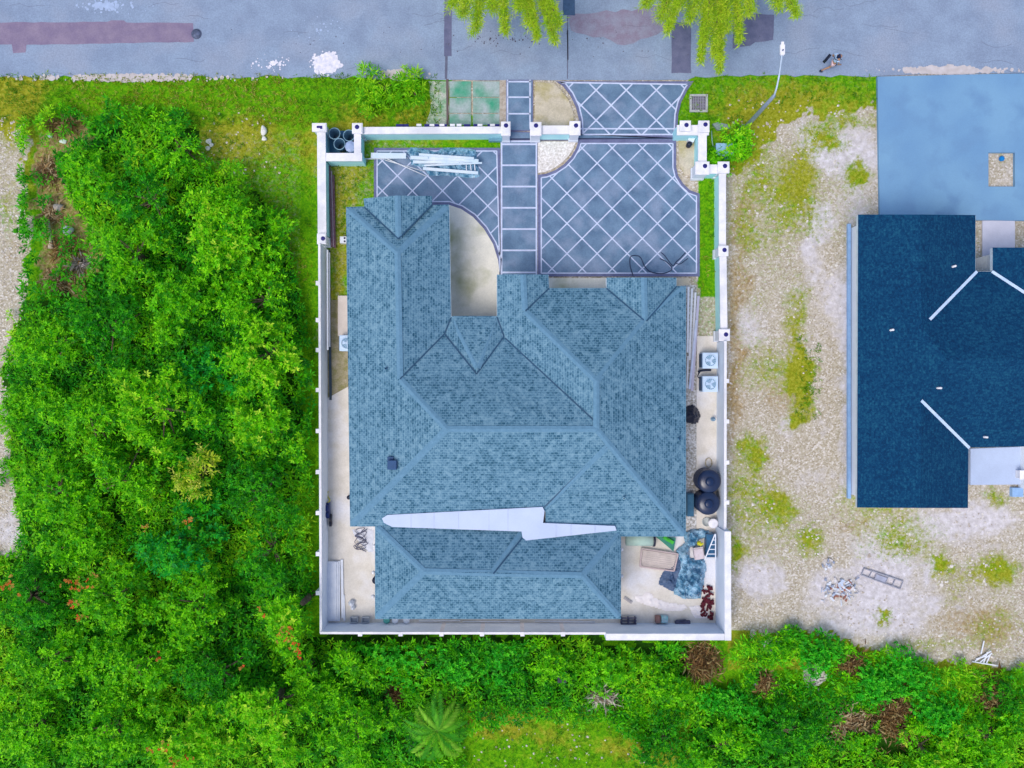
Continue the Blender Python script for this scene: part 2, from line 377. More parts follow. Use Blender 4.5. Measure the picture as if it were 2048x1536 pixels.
# manhole
mh = thing('manhole_cover', 'round dark iron manhole cover in the road at the end of the mauve asphalt strip', 'manhole cover', W(393,68,.02))
b = MB(); c = W(393,68,.02); b.lathe(c, [(.29,0),(.29,.012),(.25,.012)], 24); b.build('frame', mat('iron', (.10,.12,.20), rough=.6, metal=.3), mh)
b = MB(); b.lathe(c, [(.245,.008),(.245,.014),(.0,.014)], 24)
for k in range(-3, 4): b.box((c[0], c[1]+k*.06, c[2]+.017), (.36-.05*abs(k), .018, .006))
b.build('lid', mat('iron_lid', (.16,.19,.30), (.08,.1,.16), scale=8, rough=.6, metal=.3), mh)

tile = mat('stamped_concrete', (.155,.25,.375), (.095,.165,.27), scale=1.1, rough=.8, bump=.3, fine=.10, c3=(.22,.29,.42), s3=.7)
tile_d = mat('kerb_concrete', (.17,.19,.33), (.13,.14,.26), scale=2, rough=.85, fine=.1)
grout = mat('grout', (.60,.66,.84), (.50,.55,.74), scale=3, rough=.9, fine=.05)
def clip_segs(p, q, poly):
    ts = [0, 1]; dx, dy = q[0]-p[0], q[1]-p[1]; n = len(poly)
    for i in range(n):
        a = poly[i]; c = poly[(i+1) % n]; ex, ey = c[0]-a[0], c[1]-a[1]; den = dx*ey-dy*ex
        if abs(den) < 1e-9: continue
        t = ((a[0]-p[0])*ey-(a[1]-p[1])*ex)/den; u = ((a[0]-p[0])*dy-(a[1]-p[1])*dx)/den
        if 0 < t < 1 and 0 <= u <= 1: ts.append(t)
    ts.sort(); out = []
    for t0, t1 in zip(ts, ts[1:]):
        if t1-t0 < 1e-4: continue
        m_ = (t0+t1)/2
        if inpoly(np.array([p[0]+dx*m_]), np.array([p[1]+dy*m_]), poly)[0]:
            out.append(((p[0]+dx*t0, p[1]+dy*t0), (p[0]+dx*t1, p[1]+dy*t1)))
    return out
def inset(poly, d):
    n = len(poly); a = sum(poly[i][0]*poly[(i+1) % n][1]-poly[(i+1) % n][0]*poly[i][1] for i in range(n)); sgn = 1 if a > 0 else -1; out = []
    for i in range(n):
        p0, p1, p2 = poly[i-1], poly[i], poly[(i+1) % n]
        def nrm(u, v):
            l = math.hypot(v[0]-u[0], v[1]-u[1]) or 1; return (-(v[1]-u[1])/l*sgn, (v[0]-u[0])/l*sgn)
        n1 = nrm(p0, p1); n2 = nrm(p1, p2); k = 1+n1[0]*n2[0]+n1[1]*n2[1]; k = max(k, .4)
        out.append((p1[0]+(n1[0]+n2[0])/k*d, p1[1]+(n1[1]+n2[1])/k*d))
    return out
ZT = .045
def tiled(name, poly, node=None, step=60.2, rows=None, skew=-.4, border=True, lw=2.4, kerb=5, extra=None):
    """stamped slab in its own kerb with raised pale grout lines; poly in ground pixels"""
    b = MB(); b.prism([W2(x, y) for x, y in poly], -.02, ZT-.004, 0)
    inn = inset(poly, kerb); b.face([(*W2(x, y), ZT) for x, y in (inn if sum(inn[i][0]*inn[(i+1)%len(inn)][1]-inn[(i+1)%len(inn)][0]*inn[i][1] for i in range(len(inn))) < 0 else inn[::-1])], 1)
    wl = lw/36
    def line(p, q, z): 
        p = W2(*p); q = W2(*q); b.beam((p[0], p[1], z), (q[0], q[1], z), wl, .006, 2)
    inb = inset(poly, kerb+1.5)
    if border:
        for i in range(len(inb)): line(inb[i], inb[(i+1) % len(inb)], ZT+.0030)
    if node:
        for s_, zz in ((1, ZT+.0015), (-1, ZT+.0022)):
            for k in range(-30, 31):
                cx = node[0]+k*step; p = (cx-900, node[1]-s_*900); q = (cx+900, node[1]+s_*900)
                for u, v in clip_segs(p, q, inb): line(u, v, zz)
    for (p, q) in (rows or []): line(p, q, ZT+.0020)
    return tag(b.build(name, [tile_d, tile, grout]), kind='structure')
def arc(cx, cy, rx, ry, a0, a1, n=12):
    return [(cx+rx*math.cos(math.radians(a0+(a1-a0)*i/n)), cy+ry*math.sin(math.radians(a0+(a1-a0)*i/n))) for i in range(n+1)]
# main driveway (pixel y grows downwards)
drv = [(1076,553),(1076,350)] + [(1092,348),(1110,341),(1128,329),(1142,314),(1152,297),(1157,281)] + [(1352,281),(1352,335)] + [(1356,352),(1366,368),(1380,381),(1399,388)] + [(1399,553)]
tiled('driveway', drv, node=(1103.8,417.1))
# left bay of the driveway
bay = [(748,296),(1000,296),(1000,552),(996,520),(986,488),(968,458),(946,434),(922,418),(898,410),(748,410)]
tiled('driveway_bay', bay, node=(975.5,352))
# front apron
apr = [(1112,163),(1387,163),(1375,180),(1362,205),(1356,230),(1354,276),(1160,276),(1158,240),(1152,215),(1140,190),(1126,172)]
tiled('driveway_apron', apr, node=(1192,181), rows=[((1160,258),(1354,258))], lw=2.8)
tiled('gate_strip', [(1000,262),(1354,276),(1354,281),(1000,281)], border=False, kerb=2)
tiled('footpath', [(1001,281),(1075,281),(1075,553),(1001,553)], rows=[((1003,y),(1073,y)) for y in (289,331,373.5,416,458.5,501,545)], kerb=.6, lw=3.3)
tiled('footpath', [(1012,160),(1066,160),(1066,262),(1012,262)], rows=[((1015,y),(1061,y)) for y in (164,195,228)]+[((1015,160),(1015,258)),((1060,160),(1060,258))], kerb=2, border=False, lw=3)
# mossy verge slabs left of the path
mossy = mat('mossy_concrete', (.40,.46,.47), (.22,.36,.30), scale=1.6, rough=.95, fine=.12, c3=(.06,.33,.20), s3=.6)
b = MB()
for (x0, y0, x1, y1) in [(899,163,942,194),(899,196,942,226),(899,228,942,250),(946,163,999,194),(946,196,999,226),(946,228,999,250)]:
    b.prism([W2(x0,y0),W2(x1,y0),W2(x1,y1),W2(x0,y1)], -.02, .03)
tag(b.build('verge_slabs', mossy), kind='structure')
slab('verge_strip', ragged([(858,164),(897,162),(897,252),(850,252),(862,210)], 10, 2, 4), -.02, .014, mat('mossy_gravel', (.52,.52,.46), (.16,.34,.18), scale=2.2, rough=1, fine=.25))
slab('verge_sand', [(999,160),(1012,160),(1012,252),(999,252)], -.02, .018, mat('sand_brown', (.50,.44,.38), (.36,.30,.24), scale=4, rough=1, fine=.15))
slab('drain_channel', [(892,158),(897,158),(897,250),(893,250)], -.02, .032, mat('rust_channel', (.16,.12,.12), rough=1))
sandm = mat('planter_sand', (.60,.53,.42), (.50,.44,.33), scale=2, rough=1, fine=.12, c3=(.40,.34,.14), s3=.7)
slab('planter_bed', [(1070,164),(1108,166),(1122,180),(1137,200),(1146,222),(1149,252),(1070,252)], -.02, .03, sandm)
slab('planter_bed', [(1076,283),(1152,283),(1147,297),(1137,312),(1124,325),(1108,336),(1090,344),(1076,346)], -.02, .035, mat('white_gravel', (.82,.78,.76), (.62,.57,.52), scale=7, rough=1, fine=.15))
slab('planter_bed', [(890,408),(922,415),(948,432),(972,457),(990,488),(999,521),(1001,549),(994,556),(994,640),(890,640)], -.02, .04, mat('cream_render', (.82,.78,.68), (.74,.71,.62), scale=1.2, rough=.95, fine=.05, c3=(.42,.42,.24), s3=.45))
slab('planter_bed', [(1098,556),(1212,556),(1214,580),(1096,580)], -.02, .04, mat('cream_render', (.66,.62,.54), rough=.95))
slab('planter_bed', [(1352,556),(1378,556),(1378,580),(1352,580)], -.02, .03, sandm)
slab('side_bed', [(1357,262),(1392,262),(1392,352),(1370,350),(1358,330)], -.02, .03, sandm)
conc = mat('yard_concrete', (.74,.69,.63), (.64,.59,.52), scale=1.4, rough=.9, fine=.06, c3=(.72,.72,.77), s3=.35)
slab('yard_concrete', [(648,800),(702,770),(702,1050),(1240,1050),(1372,1050),(1392,1040),(1394,672),(1438,672),(1440,1262),(644,1262)], -.02, .03, conc)
slab('side_gravel', [(1366,570),(1393,570),(1393,1062),(1366,1062)], -.01, .034, mat('pebbles', (.62,.62,.64), (.28,.26,.22), scale=9, rough=1, fine=.3))
slab('side_soil', [(650,600),(700,600),(700,830),(650,830)], -.02, .0, mat('side_soil', (.40,.34,.24), (.26,.24,.10), scale=3, rough=1, fine=.2))
# sliding gate rail across the drive
b = MB(); p = W2(1000,279); q = W2(1356,277); b.beam((p[0],p[1],.06),(q[0],q[1],.06),.07,.02); b.beam((p[0],p[1]-.0,.085),(q[0],q[1]-.0,.085),.025,.03)
tag(b.build('gate_rail', mat('rail', (.06,.08,.16), rough=.5, metal=.5)), 'dark steel sliding gate rail set across the driveway behind the front wall', 'gate rail')
b = MB(); p = W(980,276,.3); b.box((p[0]+.35,p[1],.16),(.85,.32,.26)); b.box((p[0]+.35,p[1],.31),(.7,.22,.04))
tag(b.build('gate_motor', mat('motor', (.16,.35,.46), rough=.5)), 'teal grey gate housing on the grass at the inner foot of the path pillar', 'gate motor')
# storm drain grate
dg = thing('drain_grate', 'square concrete framed drain grate in the grass by the streetlight', 'drain', W(1397,207,0))
b = MB(); c = W(1397,207,0)
for dx, dy, sx, sy in ((0,.44,1.0,.1),(0,-.44,1.0,.1),(.45,0,.1,.78),(-.45,0,.1,.78)): b.box((c[0]+dx,c[1]+dy,.03),(sx,sy,.1))
b.build('frame', mat('old_concrete', (.48,.50,.50), scale=5, fine=.1), dg)
b = MB()
for k in range(-4, 5): b.box((c[0]+k*.095,c[1],.045),(.045,.78,.03)); b.box((c[0],c[1]+k*.085,.058),(.8,.025,.012))
b.build('grating', mat('grate', (.30,.29,.36), rough=.7), dg)
b = MB(); b.box((c[0],c[1],-.0),(.8,.78,.02)); b.build('pit', mat('pit', (.05,.05,.06)), dg)

# ------------------------------------------------------------------ boundary wall
capm = mat('wall_cap_white', (.84,.82,.86), (.70,.70,.75), scale=2.2, rough=.8, fine=.04, lo=.3, hi=.55, c3=(.66,.66,.70), s3=.7)
teal = mat('wall_teal', (.50,.86,.90), (.42,.78,.86), scale=1.5, rough=.85, fine=.04)
bluew = mat('wall_pale_blue', (.76,.83,.93), (.66,.74,.86), scale=.8, rough=.85, fine=.03)
holem = mat('lamp_hole', (.02,.02,.18), rough=.5)
WALLH = 1.2
pw = thing('perimeter_wall', 'long white capped wall round the house from the path opening to the driveway opening', 'wall', W(640,1262,0))
fw = thing('perimeter_wall', 'short white capped wall with a pillar at each end between the path and the driveway', 'wall', W(1110,260,0))
def wseg(a, b_, tpx, z=WALLH, parent=pw, body=teal, over=.05, caph=.09, name='wall_section'):
    """a, b_: centre line of the cap in pixels, tpx: cap width in pixels, both at height z"""
    p = W2(*a, z); q = W2(*b_, z); t = tpx*(CAM_H-z)/FPX
    m = MB(); m.beam((p[0],p[1],(z-caph)/2-.02), (q[0],q[1],(z-caph)/2-.02), t-2*over, z-caph+.04); o = m.build(name, body, parent)
    m = MB(); m.beam((p[0],p[1],z-caph/2), (q[0],q[1],z-caph/2), t, caph); m.build('cap', capm, o)
    return o
def pillar(x0, y0, x1, y1, hole=None, z=1.42, parent=pw, square=False):
    p = W2(x0, y0, z); q = W2(x1, y1, z); cx, cy = (p[0]+q[0])/2, (p[1]+q[1])/2; sx, sy = abs(q[0]-p[0]), abs(q[1]-p[1])
    m = MB(); m.box((cx,cy,(z-.1)/2-.02),(sx-.12,sy-.12,z-.1+.04)); m.box((cx,cy,.12),(sx-.06,sy-.06,.3)); o = m.build('pillar', bluew if False else mat('pillar_white', (.76,.80,.88), (.68,.73,.82), scale=1.5, rough=.85), parent)
    m = MB(); m.box((cx,cy,z-.055),(sx,sy,.10)); m.box((cx,cy,z+.012),(sx-.08,sy-.08,.035)); m.build('pillar_cap', capm, o)
    if hole:
        h = W(hole[0], hole[1], z+.03); m = MB()
        if square: m.box((h[0],h[1],z+.035),(.30,.12,.02)); m.box((h[0]+.09,h[1]-.04,z+.036),(.12,.12,.02))
        else: m.lathe((h[0],h[1],z+.02),[(.12,0),(.12,.02),(.085,.03),(.0,.03)],14)
        m.build('lamp_socket', holem, o)
wseg((642.5,262),(644,468),17); wseg((652,314),(724,314),16); wseg((715,266),(715,306),14, z=1.203)
wseg((725,261),(1003,260),14)
pillar(624,246,653,263,(639,254),square=True); pillar(704,246,725,267,(714,254)); pillar(1002,243,1021,271,(1012,251))
pillar(634,467,652,488,(646,477), z=1.40)
# openings in the street face of the front wall: little blocks with dark gaps
m = MB()
for x in (838,864,884,905,918,960,985,1120-110): 
    p = W2(x,250.5,1.0); m.box((p[0],p[1],.9),(.26,.12,.3))
m.build('coping_block', capm, pw)
m = MB()
for x, ww in ((855,12),(873,9),(889,9),(934,12),(951,8),(987,24),(800,16),(812,10)):
    p = W2(x,251,1.0); m.box((p[0],p[1],.92),(ww/37,.14,.2))
m.build('dark_recess', holem, pw)
wseg((1081,259.5),(1140,259.5),17,parent=fw); pillar(1060,244,1083,271,(1072,251),parent=fw); pillar(1139,242,1161,270,(1152,251),parent=fw)
# right of the driveway: stepped wall
wseg((1354,260),(1418,260),20); wseg((1405,270),(1405,340),17, z=1.197); wseg((1396,338),(1455,338),18, z=1.203); wseg((1445,347),(1445,492),14)
wseg((1446,512),(1448,660),14, z=1.199)
pillar(1360,241,1382,262,(1373,250)); pillar(1397,241,1419,264,(1411,249)); pillar(1391,323,1419,349,(1410,332), z=1.4); pillar(1436,323,1459,346,(1450,332))
pillar(1437,491,1457,512,(1449,500), z=1.4); pillar(1438,658,1460,682,(1452,669), z=1.4)
# thinner, taller back stretches
ZL = 1.55
wseg((638.5,488),(641,1100),4.5,z=ZL,body=bluew,over=.0); wseg((641,1100),(641.5,1266),4.5,z=ZL,body=bluew,over=.0)
wseg((640,1266),(1216,1267),4.5,z=1.7,body=bluew,over=.0); wseg((1451,682),(1450.5,1066),5,z=1.6,body=bluew,over=.0)
wseg((1455.5,1063),(1456,1281),13,z=1.95,body=bluew,over=.0,caph=.05); wseg((1212,1274),(1449,1274),13,z=1.952,body=bluew,over=.0,caph=.05)
def pil(x, y, z, dx, dy, inner):
    p = W2(x, y, z); m = MB(); m.box((p[0]+dx*.06,p[1]+dy*.06,z/2),(.22,.22,z+.04)); m.build('pilaster', capm, pw)
for y in (566,640,700,780,862,944,1026,1108,1186): pil(638, y, ZL, -1, 0, 0)
for x in (720,801,883,964,1045,1126): pil(x, 1266, 1.7, 0, -1, 0)
for y in (762,843,925,1005): pil(1452, y, 1.6, 1, 0, 0)

# ------------------------------------------------------------------ house with the hipped shingle roof
def shingle(name, cols, mortar, rowh=.135, bw=.20, ns=3.6, vsc=4.2):
    m = bpy.data.materials.new(name); m.use_nodes = True; N = m.node_tree.nodes; L = m.node_tree.links
    b = N['Principled BSDF']; b.inputs['Roughness'].default_value = .9; b.inputs['Specular IOR Level'].default_value = .2
    uv = N.new('ShaderNodeUVMap'); uv.uv_map = 'uv'
    br = N.new('ShaderNodeTexBrick'); br.offset = .5; br.inputs['Scale'].default_value = 1; br.inputs['Brick Width'].default_value = bw; br.inputs['Row Height'].default_value = rowh
    br.inputs['Mortar Size'].default_value = .018; br.inputs['Mortar Smooth'].default_value = .3; br.inputs['Bias'].default_value = 0
    br.inputs['Color1'].default_value = (0,0,0,1); br.inputs['Color2'].default_value = (1,1,1,1); br.inputs['Mortar'].default_value = (.5,.5,.5,1)
    L.new(uv.outputs[0], br.inputs['Vector'])
    nz = N.new('ShaderNodeTexNoise'); nz.inputs['Scale'].default_value = ns; nz.inputs['Detail'].default_value = 6; nz.inputs['Roughness'].default_value = .85; L.new(uv.outputs[0], nz.inputs['Vector'])
    nb = N.new('ShaderNodeTexNoise'); nb.inputs['Scale'].default_value = .35; nb.inputs['Detail'].default_value = 3; L.new(uv.outputs[0], nb.inputs['Vector'])
    sc = N.new('ShaderNodeSeparateColor'); L.new(br.outputs['Color'], sc.inputs[0])
    a = N.new('ShaderNodeMath'); a.operation = 'MULTIPLY'; a.inputs[1].default_value = .13; L.new(sc.outputs[0], a.inputs[0])
    c = N.new('ShaderNodeMath'); c.operation = 'MULTIPLY_ADD'; c.inputs[1].default_value = 1.15; L.new(nz.outputs['Fac'], c.inputs[0]); L.new(a.outputs[0], c.inputs[2])
    d = N.new('ShaderNodeMath'); d.operation = 'MULTIPLY_ADD'; d.inputs[1].default_value = .18; L.new(nb.outputs['Fac'], d.inputs[0]); L.new(c.outputs[0], d.inputs[2])
    vo = N.new('ShaderNodeTexVoronoi'); vo.inputs['Scale'].default_value = vsc; L.new(uv.outputs[0], vo.inputs['Vector'])
    vs = N.new('ShaderNodeSeparateColor'); L.new(vo.outputs['Color'], vs.inputs[0])
    d0 = d; d = N.new('ShaderNodeMath'); d.operation = 'MULTIPLY_ADD'; d.inputs[1].default_value = .16; L.new(vs.outputs[0], d.inputs[0]); L.new(d0.outputs[0], d.inputs[2])
    r = N.new('ShaderNodeValToRGB'); e = r.color_ramp.elements; e[0].position = .66; e[0].color = (*cols[0],1); e[1].position = .98; e[1].color = (*cols[2],1); q = e.new(.80); q.color = (*cols[1],1)
    L.new(d.outputs[0], r.inputs['Fac'])
    mx = N.new('ShaderNodeMix'); mx.data_type = 'RGBA'; mx.inputs['B'].default_value = (*mortar,1)
    f = N.new('ShaderNodeMath'); f.operation = 'MULTIPLY'; f.inputs[1].default_value = .42; L.new(br.outputs['Fac'], f.inputs[0])
    L.new(f.outputs[0], mx.inputs['Factor']); L.new(r.outputs['Color'], mx.inputs['A']); L.new(mx.outputs['Result'], b.inputs['Base Color'])
    bp = N.new('ShaderNodeBump'); bp.inputs['Strength'].default_value = .25; bp.inputs['Distance'].default_value = .02; L.new(d.outputs[0], bp.inputs['Height']); L.new(bp.outputs[0], b.inputs['Normal'])
    return m
SH = shingle('blue_shingle', ((.020,.088,.15), (.080,.19,.285), (.17,.305,.40)), (.235,.395,.49))
SHN = shingle('navy_shingle', ((.000,.026,.080), (.000,.041,.115), (.008,.085,.16)), (.000,.034,.10), ns=9, vsc=9)
ridge_m = mat('ridge_shingle', (.135,.27,.39), (.11,.235,.345), scale=5, rough=.9, fine=.07)
valley_m = mat('valley_metal', (.03,.09,.17), rough=.6)
def rface(mb, pts, mi=0):
    P = [Vector(W(*p)) for p in pts]; n = Vector((0,0,0))
    for i in range(len(P)): n += (P[i]-P[0]).cross(P[(i+1) % len(P)]-P[0])
    if n.z < 0: P = P[::-1]; n = -n
    n.normalize()
    if abs(n.x) > abs(n.y): uv = [(p.y, p.x/max(.5, abs(n.z))) for p in P]
    else: uv = [(p.x, p.y/max(.5, abs(n.z))) for p in P]
    mb.face([tuple(p) for p in P], mi, uv)
def ridge(mb, a, b_, wd=.16, lift=.012, drop=.045):
    A = Vector(W(*a)); B = Vector(W(*b_)); A += (B-A).normalized()*(.16 if a[2] < 3.05 else 0); d = (B-A); d.z = 0; d.normalize(); s = Vector((-d.y, d.x, 0))*wd; up = Vector((0,0,lift)); dn = Vector((0,0,-drop))
    mb.face([A+up, B+up, B+s+dn+up, A+s+dn+up][::-1], 0, [(0,0),(1,0),(1,1),(0,1)]); mb.face([A+up, B+up, B-s+dn+up, A-s+dn+up], 0, [(0,0),(1,0),(1,1),(0,1)])
    mb.face([A+s+dn+up, B+s+dn+up, B+s+dn, A+s+dn], 0); mb.face([A-s+dn+up, B-s+dn+up, B-s+dn, A-s+dn], 0)
def valley(mb, a, b_, wd=.05, lift=.05):
    A = Vector(W(*a)); B = Vector(W(*b_)); mb.beam((A.x,A.y,A.z+lift),(B.x,B.y,B.z+lift),wd*2,.02)
house = thing('house', 'large L-shaped house under a grey-blue shingle hip roof, behind the white wall and patterned driveway', 'house', W(1030,860,0))
rf = MB(); E = 3.0; R = 5.05
A_=(893,858,R); B_=(1193,858,R); C_=(1193,762,R); J=(800,758,4.15); K=(795,505,4.12)
rface(rf, [(692,414,E),(700,1053,E),A_,J,K])                                      # west
rface(rf, [(898,409,E),K,J,(889,668,3.15),(902,634,E)])                            # left wing, east
rface(rf, [(692,414,E),K,(898,409,E)])                                             # left wing, north hip
rface(rf, [(727,397,3.16),(795,391,3.85),(797,477,3.90),(729,415,3.12)]); rface(rf, [(795,391,3.85),(864,392,3.16),(864,410,3.12),(797,477,3.90)])   # small gable
rface(rf, [A_,B_,(1190,843,4.95),(1008,673,3.15),(953,748,3.9),(889,668,3.15),J])  # main, north
rface(rf, [(905,632,E),(994,632,E),(955,736,3.95)]); rface(rf, [(902,634,E),(905,632,E),(955,736,3.95),(953,748,3.9),(889,668,3.15)])
rface(rf, [(994,632,E),(1008,673,3.15),(953,748,3.9),(955,736,3.95)])
rface(rf, [(994,549,E),(1046,549,3.58),(1050,622,3.6),C_,B_,(1190,843,4.95),(1008,673,3.15),(994,632,E)])
rface(rf, [(1046,549,3.58),(1097,549,E),(1098,576,E),(1050,622,3.6)])
rface(rf, [C_,(1050,622,3.6),(1098,576,E),(1213,576,E),(1290,641,3.8)])
rface(rf, [(1213,576,E),(1213,555,E),(1288,555,3.76),(1290,641,3.8)]); rface(rf, [(1288,555,3.76),(1353,555,E),(1353,572,E),(1290,641,3.8)])
rface(rf, [(1353,572,E),(1372,572,E),(1290,641,3.8)])
rface(rf, [(1372,572,E),(1372,1073,E),B_,C_,(1290,641,3.8)])                       # east
rface(rf, [(700,1053,E),A_,B_,(1215,893,4.62),(1086,1017,3.38),(1086,1053,E)])     # south, left part
rface(rf, [(1215,893,4.62),(1217,889,4.72),(1091,1024,3.46),(1086,1017,3.38)]); rface(rf, [B_,(1217,889,4.74),(1215,893,4.62)])
rface(rf, [(1217,889,4.72),B_,(1372,1073,E),(1091,1073,E),(1091,1024,3.46)])
F1=(848,1143,4.03); F2=(1165,1151,4.03); F3=(985,1147,4.06)
rface(rf, [(750,1238,E),(750,1050,E),F1]); rface(rf, [(750,1050,E),(1048,1055,E),F3,F1]); rface(rf, [(1048,1055,E),(1236,1060,E),(1242,1066,E),F2,F3])
rface(rf, [(750,1238,E),F1,F3,F2,(1242,1238,E)]); rface(rf, [(1242,1238,E),F2,(1242,1066,E)])
rm_ = rf.build('roof', [SH], house)
rr = MB()
for a, b_ in [((692,414,E),K),((898,409,E),K),(K,J),(J,A_),((700,1053,E),A_),(A_,B_),(B_,C_),((1050,622,3.6),C_),((1290,641,3.8),C_),((1372,572,E),(1290,641,3.8)),
              ((1372,1073,E),B_),((1046,549,3.58),(1050,622,3.6)),((1288,555,3.76),(1290,641,3.8)),((795,391,3.85),(797,477,3.9)),((905,634,E),(955,736,3.95)),((994,634,E),(955,736,3.95)),
              ((750,1238,E),F1),((750,1050,E),F1),(F1,F2),((1242,1238,E),F2),((1240,1062,E),F2),((1046,1062,3.15),F3),((1094,1022,3.46),(1217,889,4.72))]:
    rr = MB(); ridge(rr, a, b_); rr.build('ridge_cap', ridge_m, rm_)
vv = MB()
for a, b_ in [((729,415,3.12),(797,478,3.9)),((864,410,3.12),(797,478,3.9)),(J,(889,668,3.15)),((889,668,3.15),(902,636,E)),((889,668,3.15),(953,748,3.9)),((953,748,3.9),(1008,673,3.15)),((1008,673,3.15),(994,634,E)),
              ((1010,676,3.15),(1190,843,4.95)),((1098,577,E),(1051,622,3.6)),((1213,577,E),(1287,640,3.78)),((1353,573,E),(1293,642,3.8)),((1088,1014,3.38),(1215,892,4.66)),((1054,1064,3.12),(987,1147,4.05))]:
    vv = MB(); valley(vv, a, b_, .035, .03); vv.build('valley', valley_m, rm_)
# pale flat sheet roofing laid across the gutter between the two roofs, with standing seams
fl = MB(); T = [(764,1037,3.26),(775,1030,3.30),(1085,1014,3.52),(1089,1022,3.52),(1086,1046,3.42),(1230,1052,3.36),(1233,1061,3.34),(1052,1081,3.42),(1045,1075,3.42),(1043,1063,3.42),(785,1054,3.25),(768,1046,3.25)]
P = [W(*p) for p in T]
def topf(idx): fl.face([P[i] for i in idx][::-1])
topf([0,1,10,11]); topf([1,2,3,4,9,10]); topf([4,5,6,7,8,9])
for i in range(len(P)):
    a, c = P[i], P[(i+1) % len(P)]; fl.face([a, c, (c[0],c[1],c[2]-.14), (a[0],a[1],a[2]-.14)])
cr = fl.build('gutter_roof', mat('white_sheet', (.53,.61,.79), (.49,.57,.75), scale=1, rough=.6, fine=.02), house)
sm = MB()
for x in (822,868,917,978,1016,1112,1142,1190):
    if x < 1040: ya = 1030-16*(x-775)/310; yb = 1054+9*(x-785)/258; za = 3.30+.22*(x-775)/310; zb = 3.25+.17*(x-785)/258
    else: ya = 1046+6*(x-1086)/144; yb = 1081-20*(x-1052)/181; za = 3.42-.06*(x-1086)/144; zb = 3.42-.08*(x-1052)/181
    p = W(x,ya+1,za+.004); q = W(x,yb-1,zb+.004); sm = MB(); sm.beam(p, q, .035, .012); sm.build('seam', mat('seam', (.48,.55,.74)), cr)
# roof vents, pipes
m = MB(); p = W(786,929,3.95); m.box((p[0],p[1],p[2]+.14),(.46,.42,.26),0,0); m.box((p[0],p[1],p[2]+.29),(.40,.46,.05)); m.box((p[0]-.12,p[1]+.1,p[2]+.05),(.3,.6,.12)); m.build('roof_vent', mat('vent_navy', (.01,.07,.20), rough=.5), rm_)
for (x,y,z) in ((773,737,3.8),(1247,996,3.8),(1358,877,3.2)):
    m = MB(); p = W(x,y,z); m.lathe((p[0],p[1],p[2]-.1),[(.06,0),(.06,.35),(.04,.35),(.04,.2)],10); m.build('vent_pipe', mat('pipe_pale', (.30,.5,.62)) if x<1300 and x>1000 else mat('pipe_dark', (.05,.15,.28)), rm_)
def fascia(poly, z, m, parent, name='fascia'):
    b = MB(); Q = [W(x,y,z) for x,y in poly]
    for i in range(len(Q)):
        a, c = Q[i], Q[(i+1) % len(Q)]; b.beam((a[0],a[1],z-.10-.002*i),(c[0],c[1],z-.10-.002*i),.03,.18)
    return b.build(name, m, parent)
fasc = mat('fascia_blue_white', (.62,.72,.80), rough=.6)
fascia([(693,415),(727,415),(864,411),(898,410),(902,633),(994,633),(994,550),(1097,550),(1098,577),(1213,577),(1213,556),(1353,556),(1353,573),(1371,573),(1371,1072),(1241,1072),(1241,1237),(751,1237),(751,1052),(701,1052)], E, fasc, house)
hw = mat('house_wall_white', (.78,.78,.80), rough=.9, fine=.03)
def rectp(x0,y0,x1,y1,z): return [W2(x0,y0,z),W2(x1,y0,z),W2(x1,y1,z),W2(x0,y1,z)]
b = MB()
b.prism(rectp(712,432,880,1034,E),0,2.90); b.prism(rectp(880,650,1012,1034,E),0,2.905); b.prism(rectp(1012,600,1354,1034,E),0,2.91); b.prism(rectp(768,1034,1224,1220,E),0,2.915); b.prism(rectp(1014,566,1084,600,E),0,2.92); b.prism(rectp(1232,572,1338,600,E),0,2.925)
wl_ = b.build('wall', hw, house)
gl = mat('window_glass', (.03,.05,.07), rough=.08, spec=.6)
for (x,y,horiz) in ((796,432,1),(1048,566,1),(1150,600,1),(880,520,0),(712,600,0),(712,860,0),(1354,700,0),(1354,900,0),(900,1220,1),(1100,1220,1)):
    p = W2(x,y,E); m = MB(); sx, sy = (1.4,.10) if horiz else (.10,1.4); m.box((p[0],p[1],1.6),(sx,sy,1.3)); o = m.build('window', capm, wl_)
    m = MB(); m.box((p[0],p[1],1.6),(sx-.14 if horiz else sy and .13, .13 if horiz else 1.26, 1.16)); m.build('pane', gl, o) if False else None
    o2 = MB(); o2.box((p[0],p[1],1.6),((1.26,.13,1.16) if horiz else (.13,1.26,1.16))); o2.build('window', gl, wl_)
    bpy.data.objects.remove(o, do_unlink=True)
for n_,(x0,y0,x1,y1,z) in (('gable',(730,0,861,0,0)),('gable',(996,0,1096,0,0)),('gable',(1215,0,1351,0,0))):
    b = MB(); yy = {730:400,996:553,1215:559}[x0]; pk = {730:3.80,996:3.5,1215:3.70}[x0]
    a = W(x0,yy,3.0); c = W(x1,yy,3.0); mid = ((a[0]+c[0])/2, a[1], pk); t = .05
    b.face([a, c, mid]); b.face([(q[0],q[1]-.1,q[2]) for q in (c, a, mid)]); b.build(n_, hw, house)

